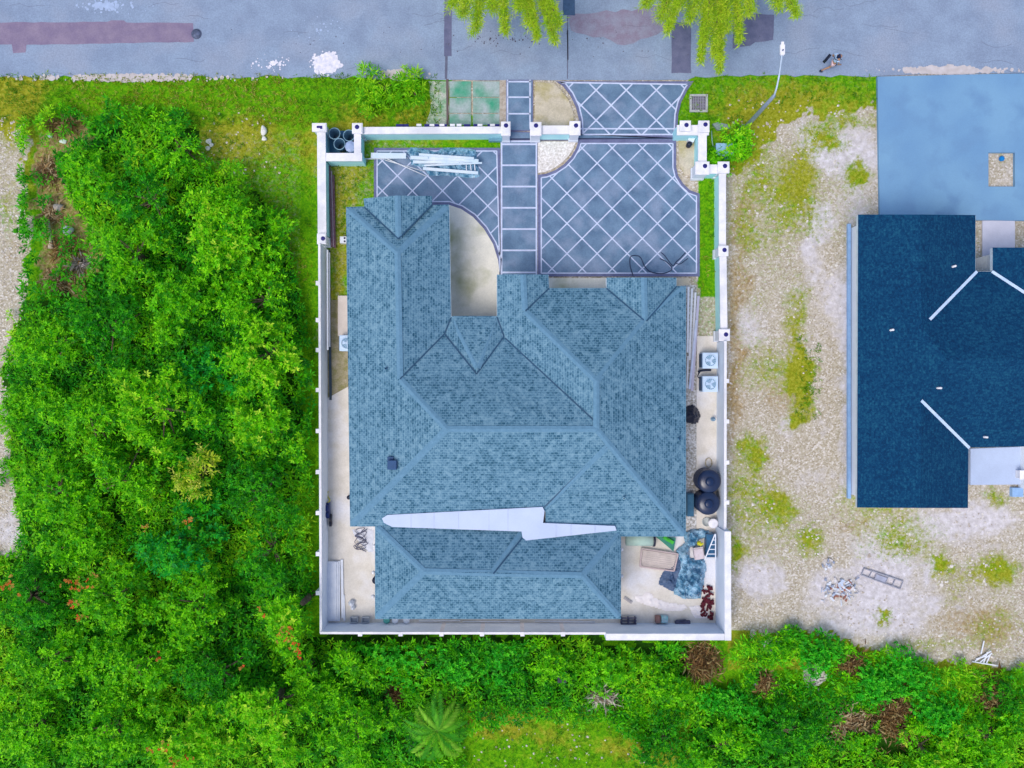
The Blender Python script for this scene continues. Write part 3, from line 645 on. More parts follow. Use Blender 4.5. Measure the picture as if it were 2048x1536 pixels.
# ------------------------------------------------------------------ neighbouring house
nb = thing('neighbour_house', 'neighbouring house with dark navy shingle roof cut off by the right edge of the photo', 'house', W(1900,730,0))
rf = MB(); G1=3.95
rface(rf, [(1716,429,E),(1840,429,G1),(1843,652,G1),(1843,795,G1),(1840,1016,G1),(1714,1015,E)])
rface(rf, [(1840,429,G1),(1951,430,E),(1951,543,E),(1843,652,G1)]); rface(rf, [(1843,795,G1),(1937,895,E),(1936,1016,E),(1840,1016,G1)])
rface(rf, [(1843,652,G1),(1893,719,4.37),(1843,795,G1)])
rface(rf, [(1951,543,E),(1985,543,E),(2120,632,G1),(2450,632,G1),(2450,719,4.37),(1893,719,4.37),(1843,652,G1)])
rface(rf, [(1893,719,4.37),(2450,719,4.37),(2450,886,E),(1937,895,E),(1843,795,G1)])
rface(rf, [(1985,495,E),(2120,495,G1),(2120,632,G1),(1985,543,E)]); rface(rf, [(2120,495,G1),(2260,495,E),(2260,632,E),(2120,632,G1)])
nr = rf.build('roof', SHN, nb)
b = MB()
for a, c in [((1953,543,3.0),(1859,639,3.80)),((1983,543,3.0),(2120,632,3.93)),((1842,801,3.96),(1938,896,3.0))]:
    b = MB(); valley(b, a, c, .075, .04); b.build('valley_flashing', mat('flashing', (.60,.72,.90), (.48,.62,.84), scale=4, rough=.4), nr)
for (x,y,z) in ((1907,533,3.5),(1783,660,3.6),(1878,776,4.2),(1970,874,3.25)):
    m = MB(); p = W(x,y,z); m.lathe((p[0],p[1],p[2]-.15),[(.055,0),(.055,.36),(.0,.37)],10); m.build('vent_pipe', capm, nr)
XL = W2(1701,0)[0]; b = MB(); b.prism([(XL,W2(0,457)[1]),(W2(1930,0,3)[0]-.3,W2(0,457)[1]),(W2(1930,0,3)[0]-.3,W2(0,988)[1]),(XL,W2(0,988)[1])],0,2.9); b.prism([(W2(1935,0,0)[0]-.3,W2(0,553,2.9)[1]),(W2(2450,0,0)[0],W2(0,553,2.9)[1]),(W2(2450,0,0)[0],W2(0,883,2.9)[1]),(W2(1935,0,0)[0]-.3,W2(0,883,2.9)[1])],0,2.905)
b.prism([(W2(1960,0,2.9)[0]+.9,W2(0,505,2.9)[1]),(W2(2220,0,2.9)[0],W2(0,505,2.9)[1]),(W2(2220,0,2.9)[0],W2(0,553,2.9)[1]),(W2(1960,0,2.9)[0]+.9,W2(0,553,2.9)[1])],0,2.91)
b.prism([W2(2036,884),W2(2300,884),W2(2300,975),W2(2036,975)],0,2.8)
nw = b.build('wall', mat('neighbour_wall', (.80,.83,.88), (.72,.76,.82), scale=.8, rough=.9, fine=.03), nb)
b = MB(); p0 = W(1700,455); p1 = W(1700,990); b.box((p0[0]-.10,(p0[1]+p1[1])/2,.08),(.17,abs(p0[1]-p1[1])+.35,.2)); b.box((W(2034,0)[0]-.1,W2(0,980)[1]-.1,.1),(.6,.5,.26)); b.build('footing', mat('footing_blue', (.30,.48,.74), (.24,.40,.66), scale=3, rough=.9, fine=.05), nw)
p = W(1702,536,1.6); m = MB(); m.box((p0[0]+.05,W2(0,532)[1],1.55),(.08,1.2,1.5)); m.build('window', mat('blue_pane', (.20,.32,.48), rough=.15), nw)
fascia([(1717,430),(1951,431),(1951,543),(1985,543),(1985,496),(2260,496),(2260,890),(1937,894),(1936,1015),(1715,1014)], E, fasc, nb)
m = MB(); m.prism([W2(1937,897),W2(2044,893),W2(2044,968),W2(1937,969)],-.02,.20); m.build('patio', mat('patio_blue', (.46,.55,.74), (.42,.50,.68), scale=1, rough=.9, fine=.04), nb)
m = MB(); m.prism([W2(1956,541),W2(1988,541),W2(1988,512),W2(1956,520)],-.02,.45); m.build('porch_step', mat('porch_grey', (.48,.50,.54), rough=.9), nb)
m = MB(); p = W(2037,948,.2); m.box((p[0],p[1],.42),(.34,.42,.5)); m.box((p[0]-.05,p[1],.69),(.4,.5,.06)); m.build('meter_box', capm, nb)
slab('neighbour_path', [(1965,441),(2030,441),(2030,520),(1965,516)], -.02, .05, mat('pale_path', (.62,.62,.72), (.56,.56,.66), scale=1.5, rough=.9, fine=.03))
# blue concrete forecourt with a planting hole
bl = mat('blue_forecourt', (.19,.36,.545), (.15,.30,.50), scale=.35, rough=.8, fine=.03, c3=(.15,.29,.48), s3=.8)
b = MB(); zs = .16
q = lambda x, y: W2(x, y, zs)
for poly in ([(1755,153),(1977,148),(1977,440),(1760,440)], [(1977,148),(2030,147),(2030,305),(1977,305)], [(1977,373),(2030,373),(2030,441),(1977,440)], [(2030,147),(2400,144),(2400,441),(2030,441)]):
    b.prism([q(*p) for p in poly], -.02, zs)
fo = tag(b.build('forecourt', bl), kind='structure')
m = MB(); p = W(2002,318); m.lathe((p[0],p[1],-.03),[(.13,0),(.16,.12),(.1,.2),(0,.22)],7,smooth=False); tag(m.build('bucket', mat('bright_blue', (.0,.22,.62), rough=.5)), 'small bright blue object lying in the square hole of the blue forecourt', 'bucket')

# ------------------------------------------------------------------ leaves
def leaf_mat():
    m = bpy.data.materials.new('leaf'); m.use_nodes = True; N = m.node_tree.nodes; L = m.node_tree.links
    b = N['Principled BSDF']; b.inputs['Roughness'].default_value = .55; b.inputs['Specular IOR Level'].default_value = .25
    at = N.new('ShaderNodeAttribute'); at.attribute_name = 'tint'; L.new(at.outputs['Color'], b.inputs['Base Color'])
    tr = N.new('ShaderNodeBsdfTranslucent'); L.new(at.outputs['Color'], tr.inputs['Color'])
    mx = N.new('ShaderNodeMixShader'); mx.inputs[0].default_value = .38
    L.new(b.outputs[0], mx.inputs[1]); L.new(tr.outputs[0], mx.inputs[2]); L.new(mx.outputs[0], N['Material Output'].inputs['Surface'])
    return m
LEAF = leaf_mat()
def rosettes(C, Nn, n, Ln, Wd, cols, rng, e0=.1, e1=.9, tipcol=None, jitter=.25, colw=None):
    """C centres, Nn outward directions; n leaves each. returns V, F, colours"""
    M = len(C); Nn = Nn/np.linalg.norm(Nn, axis=1, keepdims=True)
    ref = np.where(np.abs(Nn[:, 2:3]) < .9, np.array([[0, 0, 1.]]), np.array([[1., 0, 0]]))
    U = np.cross(Nn, ref); U /= np.linalg.norm(U, axis=1, keepdims=True); Vv = np.cross(Nn, U)
    ph = rng.random((M, 1))*6.283+np.arange(n)[None]*6.283/n*(1+.08*rng.standard_normal((M, n)))+.35*rng.standard_normal((M, n))
    el = e0+(e1-e0)*rng.random((M, n)); le = Ln*(1+jitter*rng.standard_normal((M, n))).clip(.4, 1.8); le = le*(.75+.5*rng.random((M, 1)))
    d = (np.cos(ph)*np.cos(el))[..., None]*U[:, None]+(np.sin(ph)*np.cos(el))[..., None]*Vv[:, None]+np.sin(el)[..., None]*Nn[:, None]
    s = -np.sin(ph)[..., None]*U[:, None]+np.cos(ph)[..., None]*Vv[:, None]
    s = s+.5*rng.standard_normal(s.shape)*.5; s /= np.linalg.norm(s, axis=2, keepdims=True)
    B0 = C[:, None]+d*(le*.08)[..., None]; wd = (le*Wd/Ln)[..., None]
    T_ = B0+d*le[..., None]; T_[..., 2] -= le*.12
    Mid = B0+d*(le*.5)[..., None]; Mid[..., 2] += le*.03
    V = np.stack([B0, Mid-s*wd*.5, T_, Mid+s*wd*.5], 2).reshape(-1, 3)
    F = np.arange(M*n*4).reshape(-1, 4)
    cols = np.array(cols, float)
    ci = rng.choice(len(cols), size=M, p=colw)
    c = cols[ci][:, None]*(.78+.44*rng.random((M, n, 1)))*(.85+.3*rng.random((M, 1, 1)))
    c = np.repeat(c.reshape(-1, 3), 4, axis=0)
    return V, F, c
def leaf_object(name, parts, parent=None, kind=None):
    V = np.concatenate([p[0] for p in parts]); c = np.concatenate([p[2] for p in parts]); F = []; o_ = 0
    for p in parts: F.append(p[1]+o_); o_ += len(p[0])
    F = np.concatenate(F)
    o0 = np.array(ORG[parent.name]) if parent is not None else np.zeros(3)
    me = bpy.data.meshes.new(name); fast_mesh(me, V-o0, F)
    a = me.color_attributes.new('tint', 'FLOAT_COLOR', 'POINT')
    a.data.foreach_set('color', np.concatenate([np.clip(c, 0, 1), np.ones((len(c), 1))], 1).astype(np.float32).ravel())
    me.materials.append(LEAF)
    o = link_mesh(name, me, parent)
    if kind: o['kind'] = kind
    return o
MID = [(.10,.50,.002), (.17,.64,.002), (.28,.78,.003), (.04,.34,.004)]
DEEP = [(.02,.33,.006), (.05,.44,.004), (.012,.20,.006), (.12,.60,.003)]
LIME = [(.30,.72,.006), (.42,.80,.012), (.12,.52,.004), (.20,.62,.004)]
YEL = [(.60,.74,.03), (.44,.64,.02), (.66,.70,.10), (.16,.46,.006)]
SOFT = [(.03,.50,.012), (.07,.62,.015), (.14,.72,.02), (.02,.34,.01)]
SEA = [(.008,.33,.04), (.015,.42,.03), (.05,.50,.012), (.09,.55,.004)]
STY = {  # palette, leaf length, width, leaves, rosettes per m2, clump radius
 'mid':  (MID, .17, .065, 7, 38, .58), 'deep': (DEEP, .15, .055, 7, 42, .56), 'lime': (MID+LIME[:1], .185, .07, 7, 36, .56),
 'yel':  (YEL, .25, .07, 8, 24, .42), 'soft': (SOFT, .12, .06, 7, 64, .80), 'sea': (SEA, .20, .08, 7, 32, .62), 'tuft': (LIME, .30, .05, 10, 22, .5)}
bark = mat('bark', (.20,.15,.10), (.10,.07,.045), scale=6, rough=1, fine=.2)
def crown_parts(cx, cy, r, ztop, style, rng, zlow=None):
    pal, Ln, Wd, n, dens, cr = STY[style]
    K = max(4, int((r/cr)**2*1.15)); parts = []
    ang = rng.random(K)*6.283; rad = r*np.sqrt(rng.random(K))*.92
    lob = 1+.22*np.sin(ang*3+rng.random()*6)+.12*np.sin(ang*5+rng.random()*6)
    X = cx+rad*np.cos(ang)*lob; Y = cy+rad*np.sin(ang)*lob
    dome = ztop-cr-(ztop*.42)*(rad/r)**2+rng.normal(0, .28, K)
    Cs = []; Ns = []
    for i in range(K):
        rr_ = cr*rng.uniform(.65, 1.25); m = int(dens*2.2*math.pi*rr_**2*.55)
        v = rng.standard_normal((m, 3)); v /= np.linalg.norm(v, axis=1, keepdims=True); v[:, 2] = np.abs(v[:, 2])*1.1-.25
        v /= np.linalg.norm(v, axis=1, keepdims=True)
        q = rng.uniform(.72, 1.06, (m, 1)); lump = 1+.18*np.sin(v[:, :1]*7+i)+.14*np.sin(v[:, 1:2]*9+i*2)
        Cs.append(np.array([[X[i], Y[i], max(.5, dome[i])]])+v*rr_*q*lump*np.array([[1, 1, .8]])); Ns.append(v*.7+np.array([[0, 0, .75]]))
    C = np.concatenate(Cs); Nn = np.concatenate(Ns)+rng.normal(0, .3, (len(C), 3))
    g_ = np.stack([1024+C[:, 0]*36, 768-C[:, 1]*36], 1); ok = ~((g_[:, 0] > 626) & (g_[:, 0] < 1470) & (g_[:, 1] < 1280) & (g_[:, 1] > 345)); C = C[ok]; Nn = Nn[ok]
    parts.append(rosettes(C, Nn, n, Ln, Wd, pal, rng))
    # shoots: strings of leaves reaching out of the crown
    if style not in ('soft', 'tuft'):
        kk = np.flatnonzero((rng.random(len(C)) < (.16 if style in ('lime', 'yel') else .09)) & (C[:, 2] > np.percentile(C[:, 2], 25)))
        aa = rng.random(len(kk))*6.283; D_ = np.stack([np.cos(aa), np.sin(aa), .35+.3*rng.random(len(kk))], 1)*.17
        for st_ in range(1, 4): parts.append(rosettes(C[kk]+D_*st_+np.array([[0, 0, .12]]), D_*4+np.array([[0, 0, .6]]), 5, Ln*.8, Wd*.95, pal[1:3], rng, .2, 1.0))
    if style in ('lime', 'yel'):   # pale young shoots at the twig tips
        k = rng.random(len(C)) < (.16 if style == 'lime' else .12)
        k &= (C[:, 2] > np.percentile(C[:, 2], 45))
        tips = C[k]+Nn[k]*.12; parts.append(rosettes(tips, Nn[k]*.3+np.array([[0,0,1.]]), 9, .19, .07, [(.44,.82,.02), (.34,.76,.01), (.58,.86,.05)], rng, .3, 1.2))
    return parts, list(zip(X, Y, np.maximum(.5, dome)))
def tree(px, py, rpx, h, style, label, seed, group='trees of the green thicket', cat='tree', flowers=None, name='tree', lean=(0, 0)):
    rng = np.random.default_rng(seed); z = h*.8
    cx, cy = W2(px, py, z); r = rpx*(CAM_H-z)/FPX
    bx, by = cx+lean[0], cy+lean[1]
    t = thing(name, label, cat, (bx, by, -.05), group)
    parts, tops = crown_parts(cx, cy, r, h, style, rng)
    leaf_object('crown', parts, t)
    b = MB(); rt = .05+.035*h; zs = h*.42
    b.tube([(bx,by,-.1),(bx+(cx-bx)*.3+.05,by+(cy-by)*.3,zs*.5),(cx*.6+bx*.4,cy*.6+by*.4,zs)], [rt*1.35,rt,rt*.8], 8)
    for (x, y, zz) in tops[:9]:
        zz = zz-.35; x = cx+(x-cx)*.7; y = cy+(y-cy)*.7
        if 1024+x*36 > 585 and 1024+x*36 < 650 and 768-y*36 < 1290: continue
        m0 = (cx*.6+bx*.4, cy*.6+by*.4, zs*.92); b.tube([m0, ((m0[0]+x)/2+.08, (m0[1]+y)/2, (m0[2]+zz)/2+.12), (x, y, zz)], [rt*.5, rt*.34, rt*.15], 5)
    b.build('trunk', bark, t)
    if flowers:
        for (fx, fy, fr, n) in flowers:
            zf = h*.98; c0 = np.array(W(fx, fy, zf)); k = max(3, int(n*.6)); fr = fr*.8
            P = c0+np.concatenate([rng.normal(0, fr/36., (k, 2)), rng.normal(0, .06, (k, 1))], 1)
            leaf_object('flower_cluster', [rosettes(P, np.tile([[0, 0, 1.]], (k, 1)), 6, .10, .07, [(.72,.10,.02), (.62,.20,.03), (.50,.30,.05)], rng, .1, .7)], t)
    return t
TREES = [
 (340,285,62,2.6,'mid','bushy green tree at the top of the thicket, left of the trio of pale stones',None),
 (185,352,56,2.8,'mid','round green tree just right of the brown debris at the top left of the thicket',None),
 (285,392,74,3.2,'deep','darker green tree left of the tree with pale shoots',None),
 (450,468,100,3.8,'lime','wide tree with many pale lime shoots beside the narrow lawn strip',None),
 (255,500,72,3.0,'mid','green tree right of the white bag in the debris patch',None),
 (520,595,70,3.0,'mid','green tree beside the lawn, below the wide tree with pale shoots',None),
 (345,610,88,3.6,'mid','broad green tree mid thicket, level with the beige slab by the house',None),
 (205,650,80,3.2,'deep','dark green tree below the dry straw at the foot of the debris patch',None),
 (110,690,76,2.9,'mid','green tree at the left edge of the thicket beside the gravel strip, below the debris',None),
 (520,710,84,3.7,'lime','tree with clumps of lime leaves in the middle, nearest the white wall',None),
 (395,735,60,2.8,'sea','low sea-green tree in the dark hollow of the thicket',None),
 (300,815,88,3.8,'lime','dense domed tree with small glossy leaves and dark hollows round it',None),
 (150,830,86,3.2,'mid','broad green tree left of the dense domed tree',None),
 (50,800,50,2.4,'mid','small tree bulging over the gravel at the far left edge',None),
 (530,850,72,3.2,'lime','tree with fingers of light leaves pointing to the wall, above the yellowing tree',None),
 (388,950,46,3.0,'yel','small yellow-green tree with long pale arms, alone of its colour in the thicket',None),
 (225,960,84,3.2,'mid','mid green tree left of the small yellow-green tree',None),
 (520,985,80,3.2,'deep','dark fine-leaved tree below and right of the yellow-green tree',None),
 (95,985,74,2.8,'mid','green tree above the pale gravel corner at the left edge',None),
 (340,1085,84,3.2,'sea','deep sea-green tree with a few orange flowers, below the yellow-green tree',[(374,1045,7,12),(290,1058,6,8)]),
 (150,1090,74,2.8,'mid','green tree right of the pale gravel corner',None),
 (535,1105,72,3.0,'deep','dark green tree beside the white wall, level with the stacked white boards',None),
 (205,1200,84,3.4,'mid','tree with the brightest red flower cluster on its left side',[(147,1168,11,34),(142,1205,9,14),(164,1232,7,9),(187,1152,8,9)]),
 (40,1200,72,3.0,'deep','tree with small orange flowers at the left edge of the photo, below the gravel',[(20,1165,9,14),(33,1190,5,6),(12,1176,6,6)]),
 (385,1215,92,3.2,'mid','broad leafy tree between the red-flowered tree and the wall corner tree',None),
 (588,1225,74,3.8,'lime','tree with a ring of orange flowers against the lower left corner of the white wall',[(570,1262,12,30),(596,1300,8,14),(524,1223,6,6)]),
 (80,1330,92,3.0,'mid','light green tree below the left-edge tree with orange flowers',None),
 (250,1340,90,3.1,'mid','mid green tree under the red-flowered tree',None),
 (425,1355,84,3.0,'deep','deep green tree left of the trees with lime tips, one small orange flower',[(318,1312,5,6)]),
 (600,1345,60,2.8,'mid','green tree just below the left corner of the white wall',None),
 (540,1425,96,3.9,'lime','large tree with yellow-lime tips at the bottom of the photo',[(482,1338,4,6)]),
 (380,1470,88,3.2,'lime','lime-tipped tree with orange flowers near the bottom edge',[(350,1520,10,16),(325,1492,7,9),(300,1502,6,7),(378,1514,5,6)]),
 (210,1460,90,2.9,'mid','broad green tree on the bottom edge of the photo, third tree from the left corner',None),
 (60,1465,88,2.8,'mid','green tree in the bottom left corner of the photo',None),
 (700,1455,84,2.8,'mid','green tree on the bottom edge, left of the palm',None),
 (690,1340,56,2.3,'mid','small green tree under the wall, right of the wall corner',None)]
for i, (px, py, r, h, st, lab, fl_) in enumerate(TREES):
    tree(px, py, r, h, st, lab, 100+i, flowers=fl_, lean=(random.uniform(-.2, .2), random.uniform(-.2, .2)))
BUSH = [
 (845,1335,60,1.9,'soft','soft rounded light green bush under the wall, the largest of the pair',0),
 (760,1310,44,1.6,'soft','small soft bush under the wall, left of the largest rounded bush',0),
 (920,1335,40,1.6,'soft','rounded soft bush directly right of the largest one under the wall',0),
 (1010,1350,46,1.5,'soft','soft green bush below the middle of the bottom wall',0),
 (1110,1330,56,1.5,'mid','leafy bush below the bottom wall, above the small black box',0),
 (1230,1330,60,1.5,'mid','leafy bush under the bend of the bottom wall',0),
 (1320,1380,60,1.5,'mid','bright bush left of the brown dead patch',0),
 (1330,1480,60,1.6,'deep','dark bush right of the yellow lawn at the bottom edge',0),
 (1480,1405,56,1.2,'soft','green bush right of the brown dead patch',0),
 (1450,1495,66,1.4,'mid','broad bush on the bottom edge, right of the lawn',0),
 (1650,1294,48,.95,'soft','light green bush at the top of the green bank, below the rubble heap',0),
 (1580,1276,38,.85,'mid','low bush at the upper edge of the bank near the wall corner',0),
 (1570,1470,66,1.6,'deep','dark green bush on the bottom edge under the white rubble',0),
 (1840,1345,46,1.0,'soft','green bush right of the pale blue rag on the bank',0),
 (1890,1415,56,1.2,'soft','light green bush right of the two brown stumps',0),
 (1850,1500,62,1.5,'lime','bush dotted with pale tips at the bottom edge, lower right',0),
 (1980,1480,66,1.5,'mid','green bush in the bottom right corner of the photo',0),
 (2010,1400,50,1.3,'deep','dark green bush at the right edge, right of the brown scrub',0),
 (1740,1365,34,.9,'soft','small bush between the round brown stump and the pale blue rag',0),
 (1740,1520,50,1.2,'mid','bush on the bottom edge, under the largest brown heap',0)]
for i, (px, py, r, h, st, lab, _) in enumerate(BUSH):
    tree(px, py, r, h, st, lab, 300+i, group='bushes on the bank below the wall', cat='bush', name='bush')
tree(762,168,42,1.1,'tuft','low rounded bush spreading onto the road edge, left of the mossy slabs',401,group='bushes by the road',cat='bush',name='bush')
tree(828,182,28,.8,'tuft','smaller low bush beside the pale gravel, right of the rounded one at the road edge',402,group='bushes by the road',cat='bush',name='bush')
t = tree(1472,288,30,1.5,'lime','bright green bush leaning over the blue box outside the stepped wall',403,group='bushes by the road',cat='bush',name='bush')
t = tree(1436,324,22,.6,'mid','low bush below the blue box, above the wall pillar',404,group='bushes by the road',cat='bush',name='bush')

# undergrowth filling the thicket between the trees
def undergrowth():
    rng = RNG; xs = rng.uniform(-31, 31, 90000); ys = rng.uniform(-24, 16, 90000)
    X = 1024+xs*36; Y = 768-ys*36
    k = inpoly(X+(vnoise(xs,ys,1.3,3)-.5)*46, Y+(vnoise(xs,ys,1.1,4)-.5)*46, THICKET) & ~inpoly(X, Y, DEBRIS)
    dead = np.zeros(len(X))
    for b in [(1405,1320,46,44),(1700,1452,40,34),(1790,1430,50,56),(1780,1480,36,24),(1440,1345,40,26),(1600,1330,30,18),(1985,1385,30,36),(1697,1325,26,16),(1525,1362,20,26),(1200,1385,34,20),(790,1385,20,26),(1632,1348,26,26)]: dead += blob(X, Y, *b)
    k |= inpoly(X, Y, DEBRIS) & (vnoise(xs, ys, 1.6, 61) > .56) & (rng.random(len(X)) < .6)
    k &= (dead+rng.normal(0, .12, len(X)) < .45)
    k &= ~((X > 636) & (X < 1470) & (Y < 1276)) & ~((X > 630) & (Y < 1276) & (X < 1470))
    xs, ys, X, Y = xs[k], ys[k], X[k], Y[k]
    low = ((Y > 1290) & (X > 1050)) | (X < 60)
    h = np.where(low, .15+.55*fbm(xs, ys, .9, 21), .2+1.5*fbm(xs, ys, .55, 23)**1.3)
    edge = inpoly(X, Y, [(640,1262),(1480,1262),(1480,1300),(640,1300)]); h = np.where(edge, h*.8, h)
    h *= rng.uniform(.75, 1.05, len(h))
    C = np.stack([xs, ys, h], 1); Nn = rng.normal(0, .35, (len(h), 3))+np.array([[0, 0, 1.]])
    sel = vnoise(xs, ys, .35, 31)+.35*(vnoise(xs, ys, 1.5, 32)-.5)
    parts = []
    sel = np.where(low | edge, sel+.08, sel*.85)
    for m, pal, L_, W_ in ((sel < .42, DEEP+MID[:1], .24, .075), ((sel >= .42) & (sel < .68), MID, .25, .07), (sel >= .68, LIME+MID[:1], .26, .06)):
        parts.append(rosettes(C[m], Nn[m], 6, L_, W_, pal, rng, -.1, .8))
    o = leaf_object('undergrowth', parts, kind='stuff')
    tag(o, 'dense green undergrowth and creepers covering the ground between the trees and bushes', 'undergrowth')
undergrowth()
# rough grass: blades in tufts along the verge and the lawns
def grass():
    rng = np.random.default_rng(77); n = 60000; xs = rng.uniform(-30, 21, n); ys = rng.uniform(-22, 17.3, n); X = 1024+xs*36; Y = 768-ys*36
    jag = (vnoise(xs, ys, 2.2, 6)-.5)*16
    k = ((Y > 150+jag*.6) & (Y < 252) & (X < 880)) | inpoly(X, Y, [(395,230),(620,240),(632,800),(590,560),(480,350),(395,330)]) | \
        inpoly(X, Y+jag, [(1388,152),(1750,155),(1752,205),(1560,215),(1500,250),(1430,240),(1362,238),(1362,200)]) | inpoly(X, Y, [(1400,350),(1434,350),(1432,560),(1402,590)]) | \
        inpoly(X, Y, [(880,1420),(1350,1420),(1400,1560),(880,1560)]) | inpoly(X, Y, [(664,330),(745,330),(745,390),(694,410),(694,480),(664,480)]) | \
        inpoly(X, Y, [(1590,670),(1640,670),(1640,840),(1590,840)])
    k &= rng.random(n) < np.where((Y < 252) & (X < 880), .95, .45)
    k &= ~((X > 624) & (X < 1022) & (Y > 244) & (Y < 275)); k &= ~((X > 700) & (X < 728) & (Y < 326) & (Y > 244))
    C = np.stack([xs[k], ys[k], np.full(k.sum(), .0)], 1); Nn = rng.normal(0, .25, (len(C), 3))+np.array([[0, 0, 1.]])
    yl = vnoise(C[:, 0], C[:, 1], .3, 8) > .62
    A = rosettes(C[~yl], Nn[~yl], 5, .17, .035, [(.12,.34,.006), (.18,.40,.008), (.08,.27,.006), (.28,.44,.02)], rng, .3, 1.3)
    B = rosettes(C[yl], Nn[yl], 5, .16, .035, [(.34,.40,.02), (.26,.38,.01), (.48,.46,.09)], rng, .3, 1.3)
    tag(leaf_object('grass', [A, B], kind='stuff'), 'rough grass tufts on the road verge, the narrow lawns and the yellow lawn', 'grass')
grass()
# dry straw and dead fronds lying in the debris patch and on the bank
def dead_heap(px, py, rx, ry, n, label, seed, cols, hz=.22, L_=.34, cat='dead brush', name='dead_brush'):
    rng = np.random.default_rng(seed); c = W2(px, py)
    u = rng.normal(0, .45, (n, 2)); C = np.stack([c[0]+u[:, 0]*rx/36, c[1]+u[:, 1]*ry/36, (.22 if py > 1300 else .03)+hz*np.exp(-(u**2).sum(1)*2)*rng.random(n)], 1)
    C = np.concatenate([C, C[:n//2]+rng.normal(0, .22, (n//2, 3))*np.array([[1, 1, .15]])]); C[:, 2] = np.maximum(C[:, 2], .02)
    P = rosettes(C, rng.normal(0, .45, (len(C), 3))+np.array([[0, 0, 1.]]), 3, L_, .05, cols, rng, -.5, .5, jitter=.5)
    t = leaf_object(name, [P]); tag(t, label, cat, 'heaps of dead brush'); return t
ST = [(.50,.36,.20), (.38,.24,.11), (.62,.50,.30), (.22,.12,.05)]; BR = [(.22,.12,.04), (.32,.19,.07), (.48,.36,.16), (.14,.07,.03)]
for args in [(130,252,40,11,100,'reddish dry fronds by the dark hollow at the top of the debris patch',1,BR),(98,345,22,26,170,'pale straw fanning out at the left edge of the debris, above the log',2,ST),
 (105,425,18,26,90,'upright dry straw just above the end of the pale log',3,ST),(135,500,30,18,110,'dark brown dead leaves under the white bag',4,BR),(120,560,36,24,200,'long tan straw at the bottom of the debris patch',5,ST),
 (165,530,16,10,60,'small grey rubbish heap of dry sticks right of the tan straw',6,[(.5,.45,.45),(.3,.25,.22)]),
 (1405,1318,40,40,320,'brown dead creeper patch right of the wall bend on the bank',7,BR),(1700,1450,44,38,420,'tan heap of dry palm fronds, the left of the two big heaps',8,ST),
 (1790,1432,44,54,460,'dark brown heap, the larger right one of the two on the bank',9,BR),(1985,1385,34,42,240,'brown scrub by the right edge of the bank',10,BR),(1697,1326,32,20,170,'small round brown heap at the top of the bank',11,BR),
 (1525,1362,14,22,90,'small red-brown dead plant beside a white scrap',12,BR),(1202,1390,26,14,140,'pale grey dead branches on the bright creepers below the wall',13,[(.55,.48,.42),(.4,.3,.2),(.65,.6,.5)]),
 (790,1385,16,24,90,'brown trunk-like dead stalk left of the palm',14,BR),(890,1388,22,10,70,'little brown dead strip above the palm',15,BR),(1690,1390+70,10,10,20,'',16,ST)]:
    if args[5]: dead_heap(*args)
# palm at the bottom edge
def palm(px, py, label):
    rng = np.random.default_rng(9); h = 2.2; c = W(px, py, h); base = (c[0], c[1], -.05)
    t = thing('palm_tree', label, 'palm', base)
    b = MB(); b.tube([(c[0],c[1],-.05),(c[0]+.04,c[1],h*.5),(c[0],c[1],h)], [.16,.13,.12], 9); b.build('trunk', bark, t)
    for i in range(13):
        a = 6.283*i/13+rng.uniform(-.15, .15); Lf = rng.uniform(1.3, 1.9); V = []; cs = []
        col = np.array([(.05,.34,.008),(.12,.46,.01),(.26,.58,.03)][i % 3]); N_ = 26
        for j in range(N_):
            u = j/(N_-1); p = np.array([c[0]+math.cos(a)*Lf*u, c[1]+math.sin(a)*Lf*u, h+.55*math.sin(u*2.2)-.9*u*u])
            for sgn in (-1, 1):
                sd = np.array([-math.sin(a), math.cos(a), -.25])*sgn; fw = np.array([math.cos(a), math.sin(a), -.2]); l = .46*math.sin(.25+2.6*u)**.7+.05
                d = sd*.8+fw*.6; tip = p+d*l; wv = fw*.03
                V += [p, (p+tip)/2-wv, tip, (p+tip)/2+wv]; cs += [col*rng.uniform(.7, 1.25)]*4
        leaf_object('frond', [(np.array(V), np.arange(len(V)).reshape(-1, 4), np.array(cs))], t)
palm(875, 1462, 'feathery palm with long green fronds beside the yellow lawn at the bottom edge')
